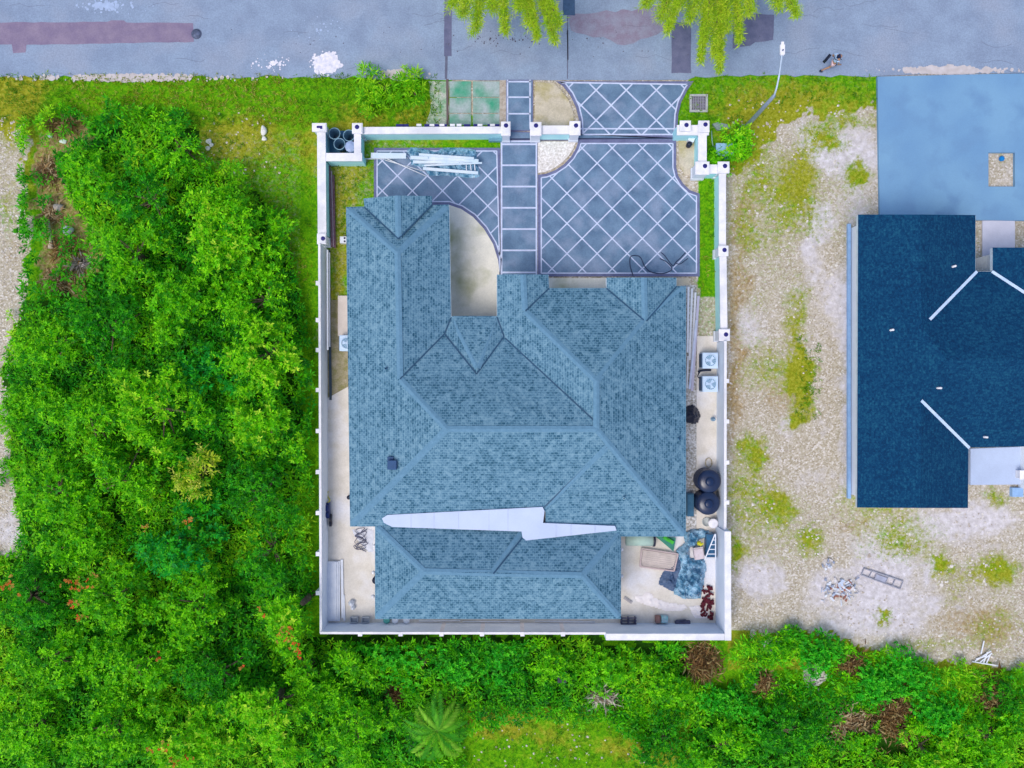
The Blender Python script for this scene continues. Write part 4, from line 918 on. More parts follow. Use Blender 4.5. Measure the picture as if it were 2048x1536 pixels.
# roadside trees reaching over the road from the far side
def feather_tree(bx, by, boughs, label, seed):
    rng = np.random.default_rng(seed); t = thing('roadside_tree', label, 'tree', (bx, by, -.05), 'feathery trees across the road')
    b = MB(); b.tube([(bx,by,-.1),(bx+.1,by-.2,2.4),(bx,by-.6,4.6)], [.30,.22,.16], 9)
    P0 = np.array([bx, by-.6, 4.6]); Cs = []; Ns = []
    for (x, y, z, w_) in boughs:
        e = np.array(W(x, y, z)); m = (P0+e)/2+np.array([0, 0, .9])
        pts = [tuple((1-u)**2*P0+2*u*(1-u)*m+u*u*e) for u in np.linspace(0, 1, 8)]; b.tube(pts, [.10-.010*i for i in range(8)], 5)
        for u in np.linspace(.45, 1.0, 30):
            p = (1-u)**2*P0+2*u*(1-u)*m+u*u*e; k = 22; s = w_*(1.35-.75*u)
            Cs.append(p+np.stack([rng.normal(0, s*.30, k), rng.normal(0, s*.22, k), rng.normal(-.05, .16, k)], 1)); Ns.append(np.tile([[0.0, -.5, .8]], (k, 1)))
    for (x, y, z) in [(bx+rng.uniform(-2.5, 2.5), by+rng.uniform(-1.4, 1.6), rng.uniform(4.6, 6)) for _ in range(16)]:
        k = 150; Cs.append(np.array([x, y, z])+rng.normal(0, .55, (k, 3))); Ns.append(np.tile([[0, 0, 1.]], (k, 1)))
    C = np.concatenate(Cs); Nn = np.concatenate(Ns)+rng.normal(0, .3, (len(C), 3))
    leaf_object('crown', [rosettes(C, Nn, 6, .20, .022, [(.34,.56,.01), (.46,.66,.015), (.24,.46,.01), (.58,.70,.04)], rng, -.3, .4)], t)
    b.build('trunk', bark, t)
feather_tree(-.6, 25.2, [(925,30,5,.8),(905,10,5,.8),(950,60,5,.7),(985,20,5.2,.8),(1010,62,5,.5),(1060,45,5,.8),(1075,75,4.8,.35),(1110,80,4.8,.45),(1118,50,5,.6),(1040,15,5.4,.8)],
 'pale yellow-green feathery tree overhanging the road above the front path', 21)
feather_tree(10.2, 25.4, [(1290,10,5,.8),(1320,35,5,.8),(1335,60,4.8,.45),(1380,40,5,.9),(1410,75,5,.8),(1430,110,4.6,.5),(1402,120,4.4,.25),(1455,60,5,.6),(1480,80,4.6,.4),(1500,25,5.2,.7),(1560,15,5.2,.7),(1595,30,5,.5),(1360,10,5.4,.9),(1440,140,4.2,.3)],
 'wider yellow-green feathery tree overhanging the road above the driveway apron', 22)

# stones
def stones():
    rng = np.random.default_rng(5); V = []; F = []; n0 = 0
    base = np.array([(1,0,0),(.3,.95,0),(-.8,.6,0),(-.8,-.6,0),(.3,-.95,0),(.1,0,.75)], float); fs = np.array([(0,1,5),(1,2,5),(2,3,5),(3,4,5),(4,0,5)])
    n = 9000; X = rng.uniform(1456, 2070, n); Y = rng.uniform(200, 1345, n)
    g = fbm(X/36, Y/36, .5, 14); k = (rng.random(n) < np.where(Y > 1020, .75, .42)*(g > .42))
    k &= ~((X > 1688) & (Y < 1022)) & ~inpoly(X, Y, THICKET)
    X2 = rng.uniform(-10, 48, 700); Y2 = rng.uniform(230, 1110, 700); k2 = ~inpoly(X2, Y2, THICKET)
    X3 = rng.uniform(395, 560, 60); Y3 = rng.uniform(225, 350, 60)
    X4 = rng.uniform(920, 1390, 90); Y4 = rng.uniform(1440, 1536, 90)
    X = np.concatenate([X[k], X2[k2], X3, X4]); Y = np.concatenate([Y[k], Y2[k2], Y3, Y4]); 
    for x, y in zip(X, Y):
        s = rng.uniform(.025, .075)*(1.7 if rng.random() < .06 else 1); a = rng.uniform(0, 6.28); c = W2(x, y)
        ca, sa = math.cos(a), math.sin(a); B_ = base*(1+rng.normal(0, .18, base.shape))*s
        V.append(np.stack([c[0]+B_[:, 0]*ca-B_[:, 1]*sa, c[1]+B_[:, 0]*sa+B_[:, 1]*ca*.8, B_[:, 2]-.02], 1)); F.append(fs+n0); n0 += 6
    me = bpy.data.meshes.new('stones'); fast_mesh(me, np.concatenate(V), np.concatenate(F))
    me.materials.append(mat('stone_white', (.72,.68,.64), (.42,.36,.30), scale=2.5, rough=1, fine=.1, lo=.4, hi=.6))
    tag(link_mesh('stones', me), 'loose pale stones scattered over the bare gravel lots', 'stones', kind='stuff')
stones()

# ------------------------------------------------------------------ loose objects in and around the yard
whiteb = mat('white_board', (.78,.80,.86), (.68,.72,.80), scale=3, rough=.5, fine=.03)
black = mat('black_plastic', (.012,.016,.035), (.02,.025,.05), scale=4, rough=.35)
steelb = mat('blue_steel', (.30,.44,.58), (.24,.38,.52), scale=3, rough=.4, metal=.3)
def board(a, c, wpx, z, m, label, group, name='board', th=.03, cat='board', dz=0.0):
    b = MB(); p = W(*a, z); q = W(*c, z+dz); b.beam(p, q, wpx/37, th)
    return tag(b.build(name, m), label, cat, group)
def crumple(name, poly, z0, amp, m, label, cat, seed, step=.06, base=.02, thick=True):
    """crumpled sheet: outline in pixels, folded by ridged noise, edges touching the ground"""
    P = [W2(x, y, z0+amp*.3) for x, y in poly]; xs = [p[0] for p in P]; ys = [p[1] for p in P]
    gx = np.arange(min(xs), max(xs)+step, step); gy = np.arange(min(ys), max(ys)+step, step); X, Y = np.meshgrid(gx, gy)
    rng = np.random.default_rng(seed); X = X+rng.normal(0, step*.18, X.shape); Y = Y+rng.normal(0, step*.18, Y.shape)
    ins = inpoly(X, Y, P)
    r1 = 1-np.abs(vnoise(X, Y, 1.9, seed)-.5)*3; r2 = 1-np.abs(vnoise(X*1.3+Y*.6, Y-X*.5, 3.4, seed+1)-.5)*4; r3 = vnoise(X, Y, 7, seed+2)
    d = np.full(X.shape, 9.)
    for i in range(len(P)):
        a, c = np.array(P[i]), np.array(P[(i+1) % len(P)]); e = c-a; t = np.clip(((X-a[0])*e[0]+(Y-a[1])*e[1])/(e@e+1e-9), 0, 1)
        d = np.minimum(d, np.hypot(X-a[0]-t*e[0], Y-a[1]-t*e[1]))
    Z = base+np.clip(d*2.2, 0, 1)*(z0+amp*(.45*np.clip(r1,0,1)**1.5+.55*np.clip(r2,0,1)**2+.25*r3))
    idx = -np.ones(X.shape, int); idx[ins] = np.arange(ins.sum()); V = np.stack([X[ins], Y[ins], Z[ins]], 1)
    q = np.stack([idx[:-1, :-1], idx[:-1, 1:], idx[1:, 1:], idx[1:, :-1]], -1).reshape(-1, 4); q = q[(q >= 0).all(1)]
    me = bpy.data.meshes.new(name); fast_mesh(me, V, q); me.materials.append(m)
    me.polygons.foreach_set('use_smooth', np.zeros(len(me.polygons), bool))
    return tag(link_mesh(name, me), label, cat)
tarp_b = mat('blue_tarp', (.22,.42,.58), (.05,.18,.31), scale=3.2, rough=.3, fine=.25, c3=(.36,.55,.70), s3=2.6, lo=.44, hi=.56, spec=.6)  # pale and dark streaks paint plastic sheen and fold shading into the colour
tarp_d = mat('slate_tarp', (.055,.10,.20), (.09,.14,.24), scale=4, rough=.45, fine=.1)
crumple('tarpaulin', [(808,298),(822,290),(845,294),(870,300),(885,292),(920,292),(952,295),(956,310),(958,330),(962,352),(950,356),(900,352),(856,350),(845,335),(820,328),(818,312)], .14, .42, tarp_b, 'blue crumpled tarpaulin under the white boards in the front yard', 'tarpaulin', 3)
FB = 'white boards piled in the front yard'
for i, (a, c, w_, z, lab) in enumerate([((742,311),(812,312),11,.30,'short wide white board sticking out left of the blue tarpaulin'),
  ((838,309),(948,317),5,.52,'top white board of the pile, nearest the front wall'),((821,315),(957,322),7,.46,'long white board, second from the front wall on the tarpaulin'),
  ((826,324),(957,325),6,.40,'white board lying level, third from the front wall'),((848,331),(964,326),3.4,.47,'thin white strip reaching farthest right off the tarpaulin'),
  ((846,337),(956,346),6,.42,'white board lowest on the tarpaulin, farthest from the front wall')]):
    board(a, c, w_, z+.12, mat('pile_board', (.56,.70,.82), (.74,.80,.86), scale=1.2, rough=.5, fine=.05), lab, FB, th=.05)
for a, c, w_, z, lab in [((724,318),(816,316),2.4,.22,'thin white pipe running from the bin enclosure to the tarpaulin'),((764,313),(852,352),2.2,.2,'thin grey pipe slanting down the driveway from the wide white board'),
  ((770,320),(850,343),1.8,.12,'lower thin grey pipe slanting beside another across the driveway bay')]:
    b = MB(); p = W(*a, z); q = W(*c, z-.04); b.tube([p, q], w_/74, 8); tag(b.build('pipe', whiteb), lab, 'pipe', 'pipes by the tarpaulin')
for i, x in enumerate((932, 941, 949)):
    board((x,327),(x+1,341),1.8,.5,whiteb,'short white slat across the right end of the tarpaulin pile, '+('left','middle','right')[i]+' of three','short slats on the tarpaulin')
# bins in the enclosure
binm = mat('bin_plastic', (.03,.09,.16), (.02,.06,.12), scale=3, rough=.4); rimm = mat('bin_rim', (.22,.38,.48), rough=.4)
def make_bin(loc, label, r=.30, h=.85, lid=False):
    t = thing('bin', label, 'bin', loc, 'bins in the wall enclosure'); x, y, z = loc
    b = MB(); b.lathe(loc, [(0,.0),(r*.82,.0),(r,h),(r*.93,h),(r*.76,.06),(0,.05)], 22); b.build('tub', mat('lidded_bin', (.30,.42,.66), rough=.4) if lid else binm, t)
    if lid: b = MB(); b.lathe(loc, [(r*1.06,h),(r*1.06,h+.04),(r*.5,h+.10),(0,h+.11)], 8, smooth=False); b.build('lid', mat('lid_pale', (.36,.46,.70), rough=.4), t)
    else: b = MB(); b.lathe(loc, [(r*1.07,h-.03),(r*1.07,h+.02),(r*.95,h+.02),(r*.95,h-.03)], 22); b.build('rim', rimm, t)
    return t
def at(px, py, zt, zb=0.0):
    p = W2(px, py, zt); return (p[0], p[1], zb)
m = MB(); m.prism([W2(650,262),W2(712,262),W2(712,306),W2(650,306)], -.02, .035); tag(m.build('bin_pad', mat('bin_pad', (.04,.14,.28), (.06,.22,.34), scale=1, rough=.6)), kind='structure')
make_bin(at(669,267,.85), 'open black bin at the upper left of the wall enclosure'); make_bin(at(698,271,.85), 'open black bin half under the pillar cap of the wall enclosure')
make_bin(at(679,288,.85), 'open dark bin with a pale rim in the middle front of the enclosure'); make_bin(at(701,293,.85), 'pale blue lidded bin in the lower right of the enclosure', .30, .8, True)
# left passage
maroon = mat('maroon_timber', (.16,.07,.10), (.22,.12,.15), scale=5, rough=.8, fine=.15)
for i, (x0, y0, x1, y1, z, w_, mm, lab) in enumerate([(659,332,664,494,.25,3.2,maroon,'dark maroon plank standing nearest the left wall'),(663,342,667,494,.20,2.4,mat('pink_timber', (.42,.30,.36), rough=.8),'pinkish thin plank in the middle of the maroon planks'),
     (667,350,670,496,.14,3.0,maroon,'maroon plank farthest from the left wall'),(655,500,655.5,700,.95,3,whiteb,'long white board leaning on the left wall, nearest it'),(659,505,659.5,694,.55,2.2,whiteb,'long thin white board at the foot of the left wall, outermost')]):
    board((x0,y0),(x1,y1),w_,z,mm,lab,'boards along the left wall',name='plank' if i < 3 else 'board',cat='plank' if i < 3 else 'board',th=.06)
b = MB(); c = at(687,480,.3); t = thing('meter_box', 'small white box with two black openings between the left wall and the house', 'box', c)
b.box((c[0],c[1],.18),(.36,.36,.4)); b.build('box', whiteb, t)
for dy in (.09,-.09): b = MB(); b.lathe((c[0]+.08,c[1]+dy,.38),[(.055,0),(.055,.02),(0,.02)],10); b.build('opening', black, t)
m = MB(); m.prism([W2(677,592),W2(712,592),W2(712,672),W2(677,672)], -.02, .16); tag(m.build('concrete_pad', mat('beige_pad', (.74,.66,.60), (.66,.58,.52), scale=2, rough=.9, fine=.04)), kind='structure')
acm = mat('condenser_white', (.60,.74,.90), (.54,.68,.86), scale=2, rough=.4); grl = mat('condenser_grille', (.25,.42,.60), rough=.5)
def make_ac(loc, label, rz=0):
    t = thing('air_conditioner', label, 'air conditioner', loc, 'air conditioners beside the house', rz=0)
    b = MB(); b.box((loc[0],loc[1],.40),(.84,.86,.72)); b.box((loc[0],loc[1],.775),(.78,.80,.04)); b.build('casing', acm, t)
    b = MB(); b.box((loc[0]-.44,loc[1],.40),(.05,.74,.6)); b.build('coil_panel', mat('coil', (.06,.12,.22), rough=.6), t)
    g = MB(); g.lathe((loc[0],loc[1],.795),[(.34,0),(.34,.03),(.30,.03),(.30,0)],24); 
    for k in range(8): a = math.pi*k/8; g.beam((loc[0]-.31*math.cos(a),loc[1]-.31*math.sin(a),.815),(loc[0]+.31*math.cos(a),loc[1]+.31*math.sin(a),.815+.0005*k),.012,.01)
    o = g.build('grille', acm, t)
    b = MB(); b.lathe((loc[0],loc[1],.797),[(.30,0),(0,.001)],24); b.build('fan_well', mat('fan_well', (.20,.36,.52), rough=.6), t)
    b = MB()
    for k in range(3):
        a = 2.1*k+.5; b.face([(loc[0]+.05*math.cos(a),loc[1]+.05*math.sin(a),.803),(loc[0]+.27*math.cos(a),loc[1]+.27*math.sin(a),.803),(loc[0]+.27*math.cos(a+.8),loc[1]+.27*math.sin(a+.8),.808),(loc[0]+.05*math.cos(a+1.2),loc[1]+.05*math.sin(a+1.2),.806)])
    b.lathe((loc[0],loc[1],.80),[(.07,0),(.07,.012),(0,.012)],12); b.build('fan', acm, t)
    b = MB()
    for sx in (-.3,.3): b.box((loc[0]+sx,loc[1],.03),(.1,.8,.08))
    b.build('foot', mat('foot', (.4,.4,.42)), t)
    return t
ac = make_ac(at(1421,721,.8), 'upper of the two air conditioner units by the right wall')
p = at(1421,768,.8); copy_tree(ac, p, 'lower of the two air conditioner units by the right wall')
p = at(694,686,.8); copy_tree(ac, p, 'air conditioner unit half hidden under the left eave beside the beige slab')
for pts, r, lab in [([(1396,744),(1404,741),(1422,740)], .06, 'thick black insulated pipe between the two air conditioner units'), ([(1402,741),(1397,748),(1396,754),(1402,757)], .028, 'thin black pipe curling down to the lower air conditioner unit')]:
    b = MB(); b.tube(spline([W(x,y,.3) for x, y in pts], 5), r, 8); tag(b.build('pipe', black), lab, 'pipe')
# right passage
for i, (x0,y0,x1,y1,w_,z,mm,lab) in enumerate([(1377,574,1375,705,4,.30,whiteb,'white board closest to the right eave'),(1384,577,1379,720,4,.26,whiteb,'second white board from the right eave'),(1391,585,1383,735,4,.22,whiteb,'third white board from the right eave'),
     (1397,592,1384,782,5,.32,mat('lilac_board', (.52,.50,.64), (.46,.45,.58), scale=2, rough=.7),'lilac grey board leaning across the row, outermost'),(1393,640,1379,778,4,.40,mat('pale_board', (.56,.62,.80), rough=.6),'pale blue board lying on top of the row'),
     (1376,712,1374,776,3,.2,whiteb,'short white board at the lower end under the eave')]):
    board((x0,y0),(x1,y1),w_,z,mm,lab,'boards beside the right side of the house',th=.05)
crumple('plastic_sack', [(1360,808),(1378,812),(1392,808),(1402,818),(1408,832),(1402,848),(1390,851),(1376,846),(1360,850)], .55, .3, black, 'black plastic sack poking out from under the right eave', 'sack', 8)
def tank(px, py, label):
    c = at(px, py, 1.15); t = thing('water_tank', label, 'water tank', c, 'black water tanks'); r = .64
    prof = [(r,0)]
    for k in range(6): prof += [(r,.17*k+.03),(r*.965,.17*k+.06),(r*.965,.17*k+.12),(r,.17*k+.15)]
    prof += [(r*.99,1.06),(r*.9,1.13),(r*.6,1.2),(r*.36,1.22)]
    b = MB(); b.lathe(c, prof, 36); b.build('tank_body', mat('tank_black', (.008,.018,.06), (.012,.028,.08), scale=2, rough=.28, spec=.6), t)
    b = MB(); b.lathe(c, [(r*.38,1.20),(r*.38,1.27),(r*.2,1.30),(0,1.31)], 24); b.build('lid', mat('tank_lid', (.012,.03,.09), rough=.3), t)
tank(1419,963,'black round water tank, the upper one of the pair by the right wall'); tank(1417,1007,'black round water tank, the lower one of the pair by the right wall')
b = MB(); c = at(1381,1010,.5); b.box((c[0],c[1],.28),(.36,1.25,.5)); b.box((c[0],c[1],.55),(.30,1.15,.05)); tag(b.build('storage_box', mat('slate_box', (.03,.12,.21), (.05,.16,.26), scale=4, rough=.6)), 'dark slate box against the house left of the lower water tank', 'box')
t = thing('bucket', 'white lidded bucket between the lower water tank and the blue tarpaulin', 'bucket', at(1427,1047,.5)); c = at(1427,1047,.5)
b = MB(); b.lathe(c, [(.20,0),(.24,.44)], 20); b.build('pail', whiteb, t); b = MB(); b.lathe(c, [(.27,.43),(.27,.48),(.22,.50),(0,.50)], 22); b.build('lid', capm, t)
b = MB(); c = at(1414,1044,.1); b.lathe((c[0],c[1],.03), [(.26,0),(.26,.05),(.22,.05),(.22,.02),(0,.02)], 22); tag(b.build('tray', mat('grey_tray', (.50,.54,.54), rough=.8)), 'grey round tray on the concrete left of the white bucket', 'tray')
b = MB(); c = W(1417,925,.03)
pts = [(c[0]+(.18+.03*math.sin(k*1.7))*math.cos(k*.5), c[1]+(.26)*math.sin(k*.5), .05+.002*k) for k in range(26)]; b.tube(pts, .018, 6); tag(b.build('rope', mat('tan_rope', (.55,.46,.30))), 'tan coil of rope on the path just above the upper water tank', 'rope')
b = MB(); c = at(1429,839,.5); b.lathe((c[0],c[1],.03),[(.11,0),(.11,.3),(.05,.32),(.05,.5),(0,.5)],14); tag(b.build('water_meter', steelb), 'small grey blue pipe fitting at the foot of the right wall', 'pipe fitting')
# tarp corner
crumple('tarpaulin', [(1316,1170),(1320,1155),(1330,1138),(1350,1122),(1362,1108),(1372,1118),(1366,1160),(1356,1190),(1338,1182)], .10, .25, tarp_d, 'slate coloured sheet spread under the left side of the blue tarpaulin', 'tarpaulin', 12)
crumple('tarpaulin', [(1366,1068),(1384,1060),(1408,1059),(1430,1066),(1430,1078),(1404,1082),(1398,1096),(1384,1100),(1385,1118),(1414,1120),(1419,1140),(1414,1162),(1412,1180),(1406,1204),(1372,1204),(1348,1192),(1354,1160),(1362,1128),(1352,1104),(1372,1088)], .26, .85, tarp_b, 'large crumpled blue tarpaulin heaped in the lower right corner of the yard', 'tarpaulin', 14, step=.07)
b = MB(); c = W2(1397,1106,.35); b.box((c[0],c[1],.32),(.52,.66,.28),.15); b.box((c[0],c[1]-.02,.47),(.45,.55,.05),.15); tag(b.build('sack', mat('cream_sack', (.66,.58,.62), (.58,.50,.52), scale=5, rough=.9)), 'cream sack lying in the fold of the blue tarpaulin', 'sack')
b = MB(); c = W(1399,1087,.6); b.lathe((c[0],c[1],.45),[(.10,0),(.13,.08),(.08,.2),(0,.22)],9,smooth=False); b.box((c[0]+.12,c[1]-.06,.55),(.22,.08,.1),.6); tag(b.build('power_tool', mat('yellow_tool', (.62,.60,.02), rough=.5)), 'small yellow tool on top of the blue tarpaulin', 'tool')
t = thing('ladder', 'pale A-shaped ladder leaning on the right wall beside the tarpaulin', 'ladder', W(1420,1115,.3))
for a, c in [((1409,1120),(1430,1068)),((1431,1120),(1431,1068))]:
    b = MB(); b.beam(W(*a,.65), W(*c,1.5), .05, .05); b.build('rail', whiteb, t)
for k in range(5):
    u = .05+.18*k; x0 = 1409+21*u; b = MB(); b.beam(W(x0,1120-52*u,.66+.85*u), W(1431,1120-52*u,.66+.85*u), .04, .04); b.build('rung', whiteb, t)
b = MB(); c = W2(1421,1090,.3); b.box((c[0],c[1],.3),(.56,1.25,.5)); tag(b.build('cabinet', mat('navy_cabinet', (.02,.08,.18), (.03,.14,.28), scale=5, rough=.4)), 'dark navy cabinet lying under the ladder against the wall', 'cabinet')
# metal rack on the yard floor
t = thing('wire_rack', 'pale pinkish rack with thin bars lying left of the blue tarpaulin', 'rack', W(1318,1118,0))
q4 = [W(1283,1097,.2),W(1356,1108,.2),W(1348,1142,.2),W(1280,1133,.2)]; rk = mat('rack_pink', (.56,.44,.44), rough=.6)
for i in range(4): b = MB(); b.beam(q4[i], (q4[(i+1)%4][0],q4[(i+1)%4][1],q4[(i+1)%4][2]+.003*i), .07, .08); b.build('frame', rk, t)
for k in range(1, 9):
    u = k/9; p = [q4[0][j]*(1-u)+q4[3][j]*u for j in range(3)]; r_ = [q4[1][j]*(1-u)+q4[2][j]*u for j in range(3)]; b = MB(); b.beam((p[0],p[1],p[2]+.02),(r_[0],r_[1],r_[2]+.02), .025, .02); b.build('bar', mat('rack_bar', (.66,.56,.54), rough=.6), t)
b = MB(); b.prism([W2(1286,1100,.12),W2(1353,1110,.12),W2(1346,1139,.12),W2(1283,1131,.12)], .03, .12); b.build('mesh_panel', mat('rack_panel', (.80,.72,.66), rough=.9), t)
t = thing('drum', 'pale green drum lying on its side under the eave, with a black end', 'drum', W(1280,1084,0)); p = W(1252,1078,.35); q = W(1305,1079,.35)
b = MB(); b.tube([p, q], .36, 20); b.build('drum_body', mat('pale_green_drum', (.50,.66,.56), (.42,.58,.50), scale=2, rough=.5), t); b = MB(); b.tube([(q[0]+.002,q[1],q[2]), (q[0]+.12,q[1],q[2])], .39, 20); b.build('end_cap', black, t)
b = MB(); b.face([W(1308,1070,.5),W(1352,1076,.45),W(1347,1103,.25)]); b.face([W(1347,1103,.24),W(1352,1076,.44),W(1308,1070,.49)]); b.prism([W2(1312,1074,.2),W2(1349,1079,.2),W2(1345,1100,.2)], .03, .2); tag(b.build('folded_sheet', mat('dark_green_sheet', (.04,.22,.16), rough=.6)), 'dark green folded sheet beside the pale green drum', 'sheet')
b = MB(); p = W(1337,1080,.55); b.box(p, (.62,.18,.08), -.55); b.box((p[0]-.1,p[1]+.02,p[2]+.06), (.3,.12,.06), -.55); tag(b.build('garden_tool', mat('bright_green', (.06,.48,.04), rough=.4)), 'bright green tool on the dark green sheet', 'tool')
crumple('plastic_sheet', [(1266,1188),(1284,1190),(1290,1182),(1304,1186),(1312,1196),(1345,1206),(1370,1208),(1378,1216),(1360,1224),(1330,1222),(1302,1214),(1272,1204)], .02, .10, mat('white_sheeting', (.85,.80,.80), (.76,.70,.70), scale=4, rough=.6), 'flat white plastic sheet strewn across the yard below the rack', 'sheet', 17, base=.045)
b = MB(); b.box(W(1256,1200,.06), (.52,.16,.06), -.6); c = W(1256,1200,.1)
for k in (-1,0,1): b.lathe((c[0]+k*.13*math.cos(-.6),c[1]+k*.13*math.sin(-.6),.09),[(.045,0),(.045,.02),(0,.02)],8)
tag(b.build('power_strip', mat('grey_strip', (.42,.40,.42), rough=.6)), 'grey block with round sockets at the left end of the white sheet', 'power strip')
rb = random.Random(3); brk = mat('dark_red_brick', (.11,.012,.022), (.07,.01,.02), scale=9, rough=.9, fine=.2); 
for k in range(70):
    b = MB(); c = W2(rb.uniform(1402,1424), rb.uniform(1172,1238)); b.box((c[0],c[1],.06+.12*rb.random()), (.2,.1,.07), rb.uniform(0,3.14), 0, rb.uniform(-.4,.4))
    tag(b.build('brick', brk), 'dark red brick in the loose pile against the corner wall', 'brick', 'bricks piled in the yard corner')
crumple('plastic_sheet', [(1376,1214),(1400,1210),(1418,1222),(1420,1238),(1392,1240),(1384,1230)], .08, .18, mat('white_sheeting', (.85,.80,.80)), 'crumpled white bag at the foot of the red bricks', 'bag', 19)
def small_rack(px, py, sx, sy, label, m, rz=0):
    c = W2(px, py, .3); t = thing('pallet', label, 'pallet', (c[0], c[1], .0))
    for k in range(4): b = MB(); b.box((c[0],c[1]-sy/2+sy*k/3,.36),(sx,.06,.04)); b.build('slat', m, t)
    for k in range(3): b = MB(); b.box((c[0]-sx/2+.05+(sx-.1)*k/2,c[1],.19),(.07,sy,.29)); b.build('bearer', m, t)
small_rack(1257, 1244, .86, .48, 'dark slatted pallet standing at the bottom wall, right of the rear roof', mat('dark_timber', (.05,.05,.10), (.12,.12,.18), scale=6, rough=.8))
for x, sx, mm, lab in ((1316,.26,mat('brown_box', (.32,.18,.16), rough=.8),'narrow brown box at the bottom wall, left of the teal one'),(1329,.36,mat('teal_box', (.12,.45,.48), (.5,.6,.66), scale=4, rough=.7),'teal and white box at the bottom wall')):
    b = MB(); c = W2(x,1239,.3); b.box((c[0],c[1],.19),(sx,.36,.34)); b.box((c[0],c[1],.37),(sx-.04,.32,.02)); tag(b.build('box', mm), lab, 'box')
b = MB(); b.beam(W(1350,1245,.15), W(1380,1244,.15), .16, .2); b.beam(W(1352,1241,.2), W(1372,1240,.22), .06, .06); tag(b.build('beam', mat('dark_timber', (.05,.05,.10))), 'short dark beam at the bottom wall, right of the boxes', 'beam')
# along the bottom wall and left rear corner
for x, mm, lab in ((773,mat('green_pot', (.10,.42,.36), rough=.5),'small teal pot at the bottom wall, left of two white ones'),(790,whiteb,'white pot at the bottom wall, middle of three'),(813,whiteb,'white pot at the bottom wall, rightmost of three')):
    t = thing('pot', lab, 'pot', at(x,1241,.4), 'pots behind the rear roof'); c = at(x,1241,.4); b = MB(); b.lathe(c,[(.13,0),(.17,.36),(.14,.36),(.11,.05),(0,.05)],14); b.build('pot_body', mm, t); b = MB(); b.lathe(c,[(.185,.34),(.185,.38),(.12,.39),(0,.39)],14); b.build('lid', mm, t)
for i, (a, c, lab) in enumerate([((838,1242),(920,1241),'thin pale pipe behind the rear roof, leftmost'),((925,1243),(1040,1243),'thin pale pipe behind the middle of the rear roof'),((1070,1242),(1190,1244),'thin pale pipe behind the right part of the rear roof')]):
    b = MB(); b.tube([W(*a,.12), W(*c,.12)], .035, 7); tag(b.build('pipe', whiteb), lab, 'pipe', 'pipes along the bottom wall')
for i, (x0, x1, y0, y1, z, lab) in enumerate([(652,680,1122,1242,.12,'bottom white panel of the stack in the left rear corner'),(653,677,1124,1240,.17,'middle white panel of the stack in the left rear corner'),(654,673,1123,1238,.22,'top white panel of the stack in the left rear corner'),
      (681,686,1119,1236,.10,'narrow white panel lying along the right of the stack'),(685,689,1190,1241,.08,'short slanting white strip at the lower right of the stack')]):
    b = MB(); p = W(( x0+x1)/2, y0, z); q = W((x0+x1)/2+(2 if i > 2 else 0), y1, z); b.beam(p, q, (x1-x0)/36, .035); tag(b.build('panel', whiteb), lab, 'panel', 'white panels in the left rear corner')
for dx in (656,661,666,671):
    pass
crumple('plastic_sheet', [(702,1058),(748,1058),(748,1104),(736,1106),(722,1090),(708,1072)], .01, .05, mat('pale_sheeting', (.70,.72,.80), rough=.7), 'pale sheet under the tangled cable behind the left of the house', 'sheet', 23, base=.04)
b = MB(); rc = random.Random(9); pts = []
for k in range(30): pts.append(W(722+12*math.sin(k*1.9)+rc.uniform(-5,5), 1058+k*1.5+6*math.cos(k*2.3), .12+.05*rc.random()))
b.tube(spline(pts, 4), .017, 5); tag(b.build('cable', mat('cable_grey', (.10,.10,.16), rough=.6)), 'tangled dark cable on the pale sheet behind the left of the house', 'cable')
for x, y, s_, lab in ((704,1205,.16,'white plastic jug in the left rear corner, upper of two'),(707,1214,.12,'small white plastic jug in the left rear corner, lower of two')):
    b = MB(); b.lathe(W(x,y,.03),[(s_,0),(s_*1.05,.2),(s_*.4,.28),(s_*.35,.34),(0,.34)],10); tag(b.build('jug', whiteb), lab, 'jug')
for x, lab in ((708,'clear grey tub at the bottom wall, right of the white panels'),(731,'second grey tub along the bottom wall, nearer the rear roof')):
    b = MB(); c = W2(x,1240,.25); b.box((c[0],c[1],.05),(.42,.30,.04)); 
    for dx, dy, sx, sy in ((.2,0,.03,.3),(-.2,0,.03,.3),(0,.14,.42,.03),(0,-.14,.42,.03)): b.box((c[0]+dx,c[1]+dy,.16),(sx,sy,.22))
    tag(b.build('tub', mat('grey_tub', (.50,.54,.60), rough=.5)), lab, 'tub')
# pressure washer
c = W(656,1022,.03); t = thing('pressure_washer', 'dark blue machine on black wheels with a yellow hose, against the left wall', 'machine', c)
b = MB(); b.box((c[0],c[1]+.1,.34),(.34,.85,.34)); b.box((c[0]+.04,c[1]+.25,.56),(.22,.3,.14)); b.lathe((c[0]+.05,c[1]-.12,.5),[(.14,0),(.12,.12),(0,.14)],10); b.build('body', mat('navy_paint', (.01,.03,.16), rough=.35), t)
for dy in (-.30, -.66): b = MB(); b.tube([(c[0]+.14,c[1]+dy,.2),(c[0]+.24,c[1]+dy,.2)], .17, 16); b.build('wheel', black, t)
b = MB(); b.tube(spline([(c[0]+.05,c[1]+.5,.4),(c[0]+.14,c[1]+.62,.2),(c[0]+.02,c[1]+.78,.1),(c[0]-.03,c[1]+.95,.1),(c[0]+.02,c[1]+1.1,.1)], 5), .035, 7); b.build('hose', mat('yellow_hose', (.65,.62,.08), rough=.5), t)
b = MB(); c = W(699,994,.1); b.lathe((c[0],c[1],0),[(.12,0),(.12,.3),(0,.3)],12); tag(b.build('drain_pipe', black), 'black pipe end poking out under the left eave', 'pipe')
